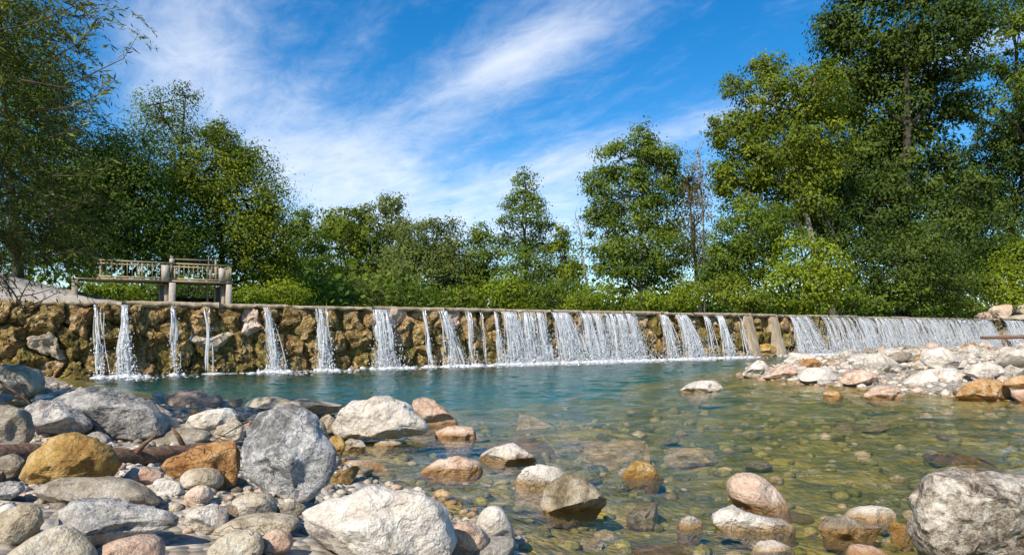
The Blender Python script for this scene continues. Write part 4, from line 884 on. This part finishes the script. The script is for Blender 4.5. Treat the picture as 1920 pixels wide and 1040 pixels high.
rock('rock', 'whitish rock touching the brown boulder with the orange tip', 'white', [(956, 902), (980, 878), (1015, 868), (1050, 872), (1076, 888), (1060, 905), (1030, 916), (985, 922), (962, 915)], group=GW)
rock('boulder', 'brown rounded boulder with an orange wet tip in the shallows', 'lichen', [(1012, 945), (1020, 918), (1035, 898), (1062, 882), (1085, 888), (1110, 908), (1142, 932), (1150, 955), (1125, 972), (1080, 978), (1030, 970)], thick=0.8, sub=5, cat='boulder', group=GW)
rock('rock', 'smooth white egg-shaped stone at the water edge', 'white', [(892, 978), (902, 957), (922, 946), (942, 952), (957, 975), (966, 1003), (955, 1024), (925, 1032), (900, 1022), (890, 1000)], facets=1, rough=0.02, box=0.85, group=GB)
rock('rock', 'pale speckled stone between the egg-shaped stone and the big pale boulder', 'pink', [(845, 990), (868, 976), (898, 984), (915, 1005), (918, 1035), (890, 1048), (850, 1045), (842, 1020)], facets=4, group=GB)
rock('rock', 'cream oval stone tucked under the rusty orange boulder', 'tan', [(335, 897), (345, 882), (365, 876), (398, 877), (416, 892), (418, 908), (402, 922), (365, 918), (345, 912)], facets=2, rough=0.03, box=0.85, group=GB)
rock('rock', 'small round pitted stone in front of the cream oval stone', 'pink', [(343, 938), (352, 918), (370, 909), (390, 912), (400, 930), (392, 948), (362, 952)], facets=3, box=0.85, group=GB)
rock('rock', 'pale lilac angular stone left of the small round pitted stone', 'white', [(278, 912), (305, 893), (342, 896), (348, 920), (338, 946), (318, 944), (295, 928)], group=GB)
rock('rock', 'wide grey-brown slab below the ochre boulder', 'slate', [(68, 918), (110, 897), (180, 894), (240, 902), (285, 918), (320, 946), (300, 956), (200, 954), (110, 940)], thick=0.7, facets=8, rough=0.035, sub=5, group=GB, lift=0.03)
rock('rock', 'long grey slab with a rough broken front edge', 'blue', [(68, 942), (100, 928), (200, 938), (320, 948), (354, 965), (352, 985), (310, 995), (250, 1000), (200, 1022), (165, 1024), (135, 998), (105, 970), (80, 958)], thick=0.6, facets=11, rough=0.08, sub=5, group=GB, lift=0.04)
rock('rock', 'rounded greenish tan stone at the left edge beside the long slab', 'tan', [(-22, 1000), (0, 958), (30, 945), (68, 938), (88, 952), (84, 978), (50, 1010), (15, 1030), (-15, 1030)], facets=6, rough=0.04, group=GB)
rock('rock', 'smooth tan stone at the lower left below the rounded greenish stone', 'tan', [(10, 1050), (40, 1015), (90, 988), (125, 984), (155, 1004), (178, 1032), (175, 1070), (90, 1085), (15, 1080)], facets=3, rough=0.025, box=0.85, group=GB)
rock('rock', 'pinkish flat stone at the lower edge under the long grey slab', 'pink', [(168, 1048), (195, 1018), (245, 1003), (290, 1008), (308, 1032), (305, 1068), (240, 1076), (175, 1070)], facets=3, rough=0.03, box=0.85, group=GB)
rock('rock', 'tan rounded stone at the lower edge left of the big pale boulder', 'tan', [(388, 1035), (412, 1004), (445, 994), (485, 1000), (495, 1028), (478, 1056), (420, 1064), (392, 1055)], facets=3, box=0.85, group=GB)
rock('rock', 'long smooth grey-beige stone behind the tan rounded stone', 'tan', [(400, 992), (435, 972), (490, 965), (545, 970), (566, 984), (540, 1000), (470, 1006), (415, 1006)], facets=3, rough=0.02, thick=0.6, group=GB)
rock('rock', 'rounded beige stone just below the blue-grey boulder', 'tan', [(424, 945), (445, 922), (490, 922), (516, 940), (522, 960), (500, 972), (450, 972), (428, 962)], facets=4, group=GB)
rock('rock', 'pale blocky stone right of the long grey slab', 'white', [(348, 968), (365, 952), (405, 944), (432, 958), (428, 985), (385, 1000), (352, 996)], facets=6, group=GB)
rock('rock', 'small lilac stone touching the big pale boulder', 'pink', [(488, 1006), (512, 990), (540, 996), (550, 1020), (540, 1040), (505, 1042), (490, 1028)], facets=3, group=GB)
rock('rock', 'small grey wedge between the blue-grey and big pale boulders', 'slate', [(512, 950), (545, 938), (572, 944), (572, 962), (540, 975), (518, 970)], group=GB)
rock('rock', 'small layered grey stone at the left edge below the ochre boulder', 'blue', [(-15, 915), (10, 902), (38, 903), (44, 918), (25, 936), (-15, 940)], group=GB)
rock('rock', 'small reddish stone left of the wide grey-brown slab', 'pink', [(42, 928), (55, 921), (74, 922), (72, 936), (55, 940)], group=GB)
rock('rock', 'flat pinkish-grey stone between the ochre and rusty orange boulders', 'pink', [(222, 892), (245, 878), (285, 876), (312, 888), (295, 906), (240, 908)], group=GB, thick=0.7)
rock('boulder', 'bluish dark slab in the willow shade at the left', 'blue', [(35, 755), (60, 745), (105, 752), (140, 772), (175, 800), (186, 816), (140, 822), (80, 812), (45, 785)], thick=0.6, facets=7, cat='boulder', group=GB)
rock('boulder', 'big dappled grey boulder under the willow by the pool', 'blue', [(98, 752), (125, 730), (160, 724), (195, 726), (215, 740), (250, 752), (292, 768), (322, 795), (325, 815), (270, 824), (195, 824), (150, 800), (115, 775)], thick=0.7, sub=5, facets=8, rough=0.06, cat='boulder', group=GB)
rock('boulder', 'dark shaded boulder at the left edge behind the driftwood log', 'slate', [(-50, 790), (-20, 760), (15, 755), (45, 768), (70, 805), (60, 832), (0, 842), (-50, 840)], cat='boulder', group=GB)
rock('boulder', 'shadowed low boulder at the left edge before the driftwood log', 'slate', [(-50, 880), (-20, 855), (20, 850), (45, 865), (40, 890), (10, 902), (-45, 905)], cat='boulder', group=GB)
rock('rock', 'pink-white jagged rock at the right end of the dappled boulder', 'pink', [(252, 758), (272, 748), (295, 760), (325, 780), (345, 800), (335, 812), (300, 810), (270, 790)], thick=0.7, facets=9, group=GB)
rock('boulder', 'yellowish pale boulder at the left foot of the weir', 'tan', [(-40, 700), (-10, 684), (30, 682), (62, 690), (79, 712), (76, 738), (40, 755), (-30, 758)], cat='boulder', group=GB, facets=8)
rock('rock', 'small pale rock between the weir foot boulder and the dappled boulder', 'white', [(58, 748), (75, 736), (98, 738), (104, 752), (80, 760)], group=GB)
rock('rock', 'flat greyish slab in the water behind the blue-grey boulder', 'tan', [(455, 772), (468, 742), (498, 738), (545, 748), (600, 752), (640, 760), (642, 770), (600, 780), (520, 780)], thick=0.6, facets=6, group=GW)
rock('rock', 'grey-white rock left of the blue-grey boulder', 'white', [(338, 800), (352, 780), (385, 768), (425, 766), (452, 778), (455, 795), (425, 812), (380, 820), (350, 815)], thick=0.6, group=GB)
rock('rock', 'smooth grey flat stone lying on the driftwood side of the dappled boulder', 'slate', [(268, 822), (295, 806), (345, 802), (385, 808), (400, 820), (360, 834), (285, 834)], thick=0.5, facets=3, rough=0.02, group=GB)
rock('rock', 'cracked beige stone touching the left face of the blue-grey boulder', 'tan', [(398, 818), (410, 798), (440, 788), (458, 800), (456, 822), (430, 830)], group=GB)
rock('rock', 'tiny bright orange stone at the water edge beside the grey-white rock', 'orange', [(348, 776), (358, 766), (375, 767), (384, 776), (365, 784)], group=GW)
rock('rock', 'light tan stone wedged between blue-grey and white flat-topped boulders', 'tan', [(596, 800), (600, 782), (618, 776), (632, 786), (634, 812), (610, 816)], group=GB)
rock('rock', 'rusty cream stone right behind the blue-grey boulder shoulder', 'ochre', [(612, 830), (620, 812), (640, 812), (648, 838), (640, 856), (622, 850)], group=GB)
# right foreground and the shallows
rock('boulder', 'huge mottled brown-grey boulder in the lower right corner', 'mottled', [(1718, 945), (1728, 908), (1752, 886), (1790, 875), (1850, 873), (1900, 880), (1960, 892), (1995, 960), (1985, 1070), (1880, 1095), (1790, 1090), (1742, 1065), (1722, 1005)], thick=0.9, sub=5, facets=9, rough=0.09, cat='boulder', group=GW)
rock('boulder', 'pink rounded rock with an orange waterline in the right shallows', 'pink', [(1364, 912), (1375, 892), (1400, 886), (1425, 889), (1445, 905), (1468, 932), (1484, 955), (1450, 964), (1395, 956), (1368, 936)], facets=3, rough=0.04, cat='boulder', group=GW, sub=5)
rock('rock', 'long bone-white rock in front of the pink rounded rock', 'white', [(1318, 964), (1345, 948), (1375, 949), (1402, 964), (1445, 975), (1485, 980), (1497, 994), (1470, 1008), (1430, 1010), (1390, 998), (1345, 990)], thick=0.5, facets=5, group=GW)
rock('rock', 'pale grey slab raised behind its neighbour left of the mottled boulder', 'white', [(1566, 972), (1600, 955), (1640, 945), (1672, 946), (1683, 962), (1665, 978), (1620, 988), (1580, 986)], thick=0.6, group=GW)
rock('rock', 'dark-sided grey slab low in the water left of the mottled boulder', 'slate', [(1533, 990), (1555, 972), (1585, 967), (1612, 982), (1660, 988), (1655, 1006), (1600, 1014), (1545, 1008)], thick=0.6, group=GW)
rock('rock', 'small yellow stone next to the mottled boulder', 'ochre', [(1666, 990), (1680, 978), (1700, 983), (1712, 995), (1700, 1006), (1675, 1003)], group=GW)
rock('rock', 'white stone cut by the lower edge below the bone-white rock', 'white', [(1395, 1040), (1420, 1020), (1455, 1017), (1488, 1028), (1492, 1048), (1450, 1056), (1405, 1054)], group=GW)
rock('rock', 'pinkish stone cut by the lower edge left of the mottled boulder', 'pink', [(1585, 1040), (1605, 1020), (1640, 1020), (1665, 1035), (1668, 1056), (1620, 1062), (1590, 1056)], group=GW)
rock('rock', 'small brown mossy stone left of the bone-white rock', 'lichen', [(1268, 985), (1278, 968), (1305, 965), (1320, 980), (1316, 1002), (1285, 1006), (1270, 1000)], group=GW)
rock('rock', 'small wet ochre peak poking out of midstream', 'ochre', [(1160, 896), (1172, 878), (1192, 861), (1212, 862), (1230, 880), (1242, 896), (1200, 904)], group=GW, facets=8)
rock('rock', 'pale pointed rock alone in the pool before the gravel bar', 'white', [(1255, 738), (1285, 724), (1312, 712), (1342, 712), (1362, 726), (1350, 735), (1300, 740)], thick=0.6, group=GW)
GU = 'stones under the water'
def slab(label, mat, x0, x1, y0, y1, z=-0.07, flat=0.05):
    Ya, Yb = F * (CAMH - z) / (y1 - HY), F * (CAMH - z) / (y0 - HY); Yc = (Ya + Yb) / 2; hw = (x1 - x0) / 2 / F * Yc; hd = (Yb - Ya) / 2
    me = stone_mesh('angular', RSEED[0] % 7, mat); RSEED[0] += 1; o = bpy.data.objects.new('slab', me); col.objects.link(o)
    xc = ((x0 + x1) / 2 - CX) / F * Yc; hz = max(flat, (z - th(xc, Yc)) / 2 + 0.06)
    o.location = (xc, Yc, z - hz); o.scale = (hw * 1.1, hd * 1.1, hz * 1.25); tag(o, label, 'rock', GU)
slab('long low sandstone slab just under the water in midstream', 'bedpale', 1050, 1240, 800, 850, -0.03)
slab('thin drowned slab right of the long sandstone slab', 'bedpale', 1230, 1370, 824, 848, -0.05)
slab('submerged orange slab beyond the flat white slab', 'orange', 935, 1060, 806, 834, -0.03)
slab('submerged ochre rock near the right edge of the shallows', 'ochre', 1775, 1862, 833, 866, -0.02, 0.07)
slab('faint submerged tan slab in the pool middle', 'bedpale', 945, 1045, 768, 788, -0.05)
slab('drowned brown slab left of the brown rounded boulder', 'bed', 800, 918, 894, 926, -0.03)
slab('drowned pale stone right of the brown rounded boulder', 'bedpale', 1150, 1255, 932, 962, -0.05)
slab('drowned tan slab below the brown rounded boulder', 'bedpale', 960, 1160, 985, 1030, -0.06)
slab('drowned dark slab beneath the white slab', 'bed', 1040, 1150, 858, 880, -0.06)
slab('golden drowned slab before the pink rounded rock', 'ochre', 1190, 1330, 1000, 1036, -0.06)
# gravel bar on the right
rock('rock', 'grey-white wedge rock at the tip of the gravel bar', 'white', [(1388, 706), (1405, 690), (1420, 674), (1438, 670), (1448, 690), (1444, 704), (1410, 710)], group=GR, facets=9)
rock('rock', 'pinkish rock behind the wedge rock at the tip of the bar', 'pink', [(1428, 710), (1450, 694), (1474, 680), (1495, 688), (1504, 708), (1465, 715)], group=GR)
rock('rock', 'broad pink-white rock at the water line of the bar', 'white', [(1490, 712), (1510, 692), (1535, 686), (1562, 694), (1575, 710), (1540, 720), (1500, 718)], group=GR)
rock('rock', 'orange stone on top of the bar near its tip', 'orange', [(1492, 694), (1505, 676), (1530, 670), (1545, 680), (1535, 692), (1510, 697)], group=GR, zb=0.22)
rock('rock', 'brownish pink rock with a wet foot at the bar edge', 'pink', [(1566, 718), (1590, 698), (1625, 690), (1650, 700), (1652, 720), (1610, 726)], group=GR)
rock('boulder', 'large flat pale rock in the middle of the bar', 'white', [(1695, 722), (1715, 700), (1750, 688), (1795, 690), (1820, 706), (1800, 726), (1750, 736), (1705, 734)], group=GR, thick=0.6, cat='boulder')
rock('boulder', 'grey-white boulder behind the large flat pale rock', 'white', [(1722, 672), (1738, 654), (1760, 651), (1790, 660), (1820, 672), (1815, 688), (1765, 694), (1730, 688)], group=GR, zb=0.35, cat='boulder')
rock('boulder', 'salmon pink boulder at the waterline of the bar', 'orange', [(1790, 745), (1805, 722), (1840, 704), (1880, 708), (1905, 728), (1900, 746), (1850, 754), (1800, 753)], group=GR, thick=0.7, cat='boulder')
rock('rock', 'angular pale rock behind the salmon pink boulder', 'white', [(1812, 700), (1825, 682), (1855, 674), (1880, 684), (1882, 706), (1845, 716)], group=GR, zb=0.25)
rock('boulder', 'rounded whitish boulder at the right edge on top of the bar', 'white', [(1868, 684), (1880, 662), (1905, 650), (1945, 652), (1960, 675), (1940, 692), (1890, 694)], group=GR, zb=0.45, cat='boulder')
rock('rock', 'rusty brown rock at the right edge of the bar', 'orange', [(1885, 720), (1905, 702), (1945, 700), (1965, 718), (1945, 732), (1900, 732)], group=GR, zb=0.25)
rock('rock', 'dusky pink stone at the right edge by the water', 'pink', [(1895, 748), (1905, 730), (1935, 724), (1960, 740), (1950, 756), (1910, 758)], group=GR)
rock('rock', 'small salmon stone in the water off the bar', 'orange', [(1538, 744), (1550, 731), (1568, 732), (1584, 742), (1570, 749)], group=GR)
rock('rock', 'pinkish low rock at the bar edge left of the salmon pink boulder', 'pink', [(1605, 742), (1635, 726), (1675, 722), (1698, 736), (1690, 750), (1640, 752)], group=GR)
rock('rock', 'grey rock at the back of the bar before the curtains of water', 'slate', [(1655, 672), (1675, 660), (1705, 660), (1722, 672), (1700, 682), (1665, 682)], group=GR, zb=0.35)
# boulders heaped on the right end of the crest
for lab, pts, m, tt in (('pinkish boulder at the left end of the heap on the crest', [(1815, 600), (1825, 585), (1845, 580), (1858, 590), (1855, 602)], 'pink', -1.0), ('largest pale boulder of the heap on the crest', [(1838, 592), (1850, 572), (1875, 568), (1890, 580), (1885, 598)], 'pink', -1.9), ('brown boulder behind the heap on the crest', [(1880, 588), (1892, 570), (1915, 562), (1935, 575), (1930, 592)], 'tan', -2.6), ('long cream block at the right end of the heap', [(1885, 602), (1890, 590), (1930, 586), (1955, 596), (1950, 606)], 'tan', -1.2)):
    Yd = (W0 + WN * tt + WD * s_at(np.mean([p[0] for p in pts]), tt))[1]; yb = max(p[1] for p in pts)
    rock('boulder', lab, m, pts, yb=yb, zb=CAMH + (HY - yb) / F * Yd, cat='boulder', group='boulders on the weir crest') if yb > HY else None
    q = np.array(pts, float); c = P(q[:, 0].mean(), q[:, 1].mean(), Yd); w = np.ptp(q[:, 0]) / F * Yd / 2; h = np.ptp(q[:, 1]) / F * Yd / 2
    o = stone('boulder', lab, m, c.x, c.y, c.z - 0.1, w, 'angular', 'boulders on the weir crest', 'boulder', (h * 1.2) / w)
mb = MB(); mb.tube([P(1838, 633, 50), P(1880, 632, 49), P(1930, 631, 48), P(2010, 630, 47)], [0.10, 0.13, 0.14, 0.15], 9)
tag(mb.build('driftwood_log', M['drift'], None, True), 'straight log lying at the far right end of the weir', 'log')

# loose stones: the gravel bar
GP = 'loose stones of the gravel bar'; k = 0; tries = 0
while k < 125 and tries < 4000:
    tries += 1; x = random.uniform(7.5, 34); y = random.uniform(14, 47); px = CX + F * x / y
    if px > 1990: continue
    d = float(poly_sd(np.array([x]), np.array([y]), BAR)[0])
    if d < -0.3: continue
    r = random.choice((0.18, 0.25, 0.32, 0.42, 0.6)) * random.uniform(0.8, 1.2) * (1 if y > 18 else 0.7)
    m = random.choices(('white', 'pink', 'tan', 'orange', 'slate'), (0.52, 0.18, 0.16, 0.05, 0.09))[0]
    stone('stone', beside(m, x, y, r, 'loose stone'), m, x, y, th(x, y) + r * 0.22, r, random.choice(('angular', 'angular', 'angular', 'cobble')), GP, flat=random.uniform(0.5, 0.8), sx=random.uniform(0.9, 1.4)); k += 1
# loose stones: the near bank
GP = 'loose stones of the near bank'; k = 0; tries = 0
while k < 90 and tries < 6000:
    tries += 1; y = random.uniform(4.2, 14.5) ; x = random.uniform(-0.8, 0.02) * y; d = float(poly_sd(np.array([x]), np.array([y]), BANK)[0])
    if d < -0.12 or d > 6: continue
    r = random.choice((0.05, 0.07, 0.09, 0.12, 0.16)) * random.uniform(0.8, 1.25) * (0.8 + y / 20)
    m = random.choices(('white', 'pink', 'tan', 'slate', 'ochre', 'blue'), (0.28, 0.22, 0.26, 0.12, 0.06, 0.06))[0]
    stone('stone', beside(m, x, y, r, 'loose stone'), m, x, y, th(x, y) + r * 0.25, r, random.choice(('cobble', 'angular')), GP, flat=random.uniform(0.5, 0.8), sx=random.uniform(0.9, 1.4)); k += 1
# stones on the river bed
GP = 'stones on the river bed'; k = 0; tries = 0
while k < 46 and tries < 6000:
    tries += 1; y = random.uniform(4.3, 13) ; x = random.uniform(-0.35, 0.8) * y; z = th(x, y)
    if z > -0.02 or z < -0.6: continue
    r = random.choice((0.08, 0.11, 0.15, 0.22)) * random.uniform(0.8, 1.3); flat = random.uniform(0.35, 0.6)
    zc = min(z + r * flat * 0.4, -0.03 - r * flat * 0.7)
    m = random.choices(('bed', 'bedpale', 'pink'), (0.5, 0.35, 0.15))[0]
    stone('stone', beside(m, x, y, r, 'drowned stone'), m, x, y, zc, r, 'cobble', GP, flat=flat, sx=random.uniform(1.0, 1.6)); k += 1
# gravel too small to count
def gravel(name, label, n, pick, mats, rr):
    V, Fc = ico(1); vs_, fs, mi = [], [], []; base = 0; rg = np.random.default_rng(n); xs = []; 
    X = pick(rg); Z = terrain(X[:, 0], X[:, 1])
    for (x, y), z in zip(X, Z):
        r = rg.uniform(*rr) * (0.6 + 0.05 * y); s = V * np.array((r * rg.uniform(0.8, 1.5), r, r * rg.uniform(0.45, 0.8))) * (1 + 0.1 * rg.normal(size=(len(V), 1))); a = rg.uniform(0, 6.28); c_, s2 = math.cos(a), math.sin(a)
        vs_.append(np.column_stack([s[:, 0] * c_ - s[:, 1] * s2 + x, s[:, 0] * s2 + s[:, 1] * c_ + y, s[:, 2] + z + r * 0.15])); fs.append(Fc + base); base += len(V); mi.append(np.full(len(Fc), rg.integers(len(mats)), np.int32))
    me = mesh_from(name, np.vstack(vs_), np.vstack(fs), True)
    for m in mats: me.materials.append(M[m])
    me.polygons.foreach_set('material_index', np.concatenate(mi)); tag(link(name, me), label, 'gravel', None, 'stuff')
def pick_bank(rg):
    y = rg.uniform(4, 15, 14000) ; x = rg.uniform(-0.8, 0.02, 14000) * y; d = poly_sd(x, y, BANK); k = (d > -0.3) & (d < 6); return np.column_stack([x, y])[k][:3000]
def pick_bar(rg):
    y = rg.uniform(14, 46, 9000); x = rg.uniform(0.3, 0.8, 9000) * y; d = poly_sd(x, y, BAR); return np.column_stack([x, y])[d > -0.4][:2200]
def pick_bed(rg):
    y = rg.uniform(4.2, 15, 9000); x = rg.uniform(-0.4, 0.8, 9000) * y; z = terrain(x, y); return np.column_stack([x, y])[(z < -0.03) & (z > -0.6)][:700]
gravel('gravel', 'fine gravel between the stones of the near bank', 3200, pick_bank, ('tan', 'white', 'pink', 'slate'), (0.015, 0.06))
gravel('gravel', 'coarse pale gravel of the right bar', 2200, pick_bar, ('white', 'tan', 'slate', 'pink', 'white'), (0.03, 0.10))
gravel('gravel', 'pebbles on the shallow river bed', 3200, pick_bed, ('bed', 'bedpale', 'bed', 'bed'), (0.03, 0.11))

# ------------------------------------------------------------------ driftwood and twigs
def gnd(px, py, lift=0.0):
    Y = F * CAMH / (py - HY)
    for _ in range(12):
        z = th((px - CX) / F * Y, Y); Y = F * (CAMH - z - lift) / (py - HY)
    return Vector(((px - CX) / F * Y, Y, z + lift))
a = gnd(-60, 872, 0.07); b = gnd(430, 842, 0.06); pts = []; rr = []
for i in range(60):
    w = i / 59; p = a.lerp(b, w) + Vector((0, 0.07 * math.sin(5 * w), 0.03 * math.sin(7 * w + 1))); pts.append(p - a); rr.append(0.115 - 0.05 * w)
mb = MB(); mb.tube(pts, rr, 18); vv = np.array(mb.v); cl = np.array([tuple(p) for p in pts]).repeat(18, 0); rd = vv - cl; rd /= np.linalg.norm(rd, axis=1)[:, None]
vv = vv + rd * (0.016 * fbm(vv * np.array((3, 9, 9)), 5, 4, 0.6) + 0.03 * np.maximum(0, fbm(vv * 2.1, 8, 2) - 0.35))[:, None]; mb.v = [tuple(q) for q in vv]
o = mb.build('driftwood_log', M['drift'], None, True); o.location = a; tag(o, 'reddish driftwood log lying behind the ochre boulder', 'log')
for k_, (w, dx, dz) in enumerate(((0.55, 0.25, 0.22), (0.8, -0.1, 0.25))):
    p = pts[int(w * 59)]; mb = MB(); mb.tube([p, p + Vector((dx * 0.5, -0.05, dz * 0.6)), p + Vector((dx, -0.08, dz))], [0.03, 0.022, 0.012], 7); mb.build('branch_stub', M['drift'], o, True)
def twig(label, pts, Y0, Y1, r, side=()):
    n = len(pts); pw = [P(x, y, Y0 + (Y1 - Y0) * i / (n - 1)) for i, (x, y) in enumerate(pts)]; o3 = pw[-1]; mb = MB(); mb.tube([p - o3 for p in pw], [r * (1 - 0.6 * i / (n - 1)) for i in range(n)], 6)
    for sp in side:
        Ys = Y0 + (Y1 - Y0) * 0.5; mb.tube([P(x, y, Ys) - o3 for x, y in sp], [r * 0.6, r * 0.45, r * 0.25][:len(sp)] if len(sp) <= 3 else r * 0.4, 5)
    o = mb.build('dead_twig', M['twig'], None, True); o.location = o3; tag(o, label, 'twig', 'dead twigs')
twig('long dark dead twig slanting down across the ochre boulder', [(-20, 702), (40, 742), (90, 785), (140, 822), (190, 858), (216, 872)], 7.2, 6.9, 0.016, [[(90, 785), (120, 815), (165, 858)], [(60, 757), (35, 720), (25, 705)], [(120, 808), (121, 850)]])
twig('forked drooping twig in front of the left end of the weir', [(-30, 490), (5, 522), (25, 548), (40, 572), (48, 590)], 9.0, 8.8, 0.016, [[(14, 535), (20, 555), (26, 565)], [(30, 556), (60, 552), (95, 543)], [(36, 565), (45, 545), (54, 530)], [(42, 578), (75, 565), (108, 548)], [(45, 582), (70, 575), (86, 556)]])
twig('curved twig lying on the grey-white rock beside the blue-grey boulder', [(466, 790), (445, 800), (420, 815), (398, 828)], 7.6, 7.4, 0.010, [[(455, 794), (445, 780), (436, 768)]])
twig('thin forked twig on the flat pinkish-grey stone', [(312, 876), (280, 876), (262, 884), (245, 906)], 6.6, 6.4, 0.006, [[(262, 884), (256, 892), (257, 902)]])

# things that share a description are told apart by their order across the view
same = {}
for o in bpy.data.objects:
    if o.parent is None and o.get('label') and o.get('category') == 'stone': same.setdefault(o['label'], []).append(o)
TENS = ORD + ['twenty-' + q for q in ORD[:9]] + ['thirtieth'] + ['thirty-' + q for q in ORD[:9]] + ['fortieth'] + ['forty-' + q for q in ORD[:9]]
for l, os_ in same.items():
    if len(os_) < 2: continue
    for i, o in enumerate(sorted(os_, key=lambda q: q.location.x / q.location.y)):
        if i < len(TENS): o['label'] = ' '.join((l + ', ' + TENS[i] + ' from the left').split()[:16])
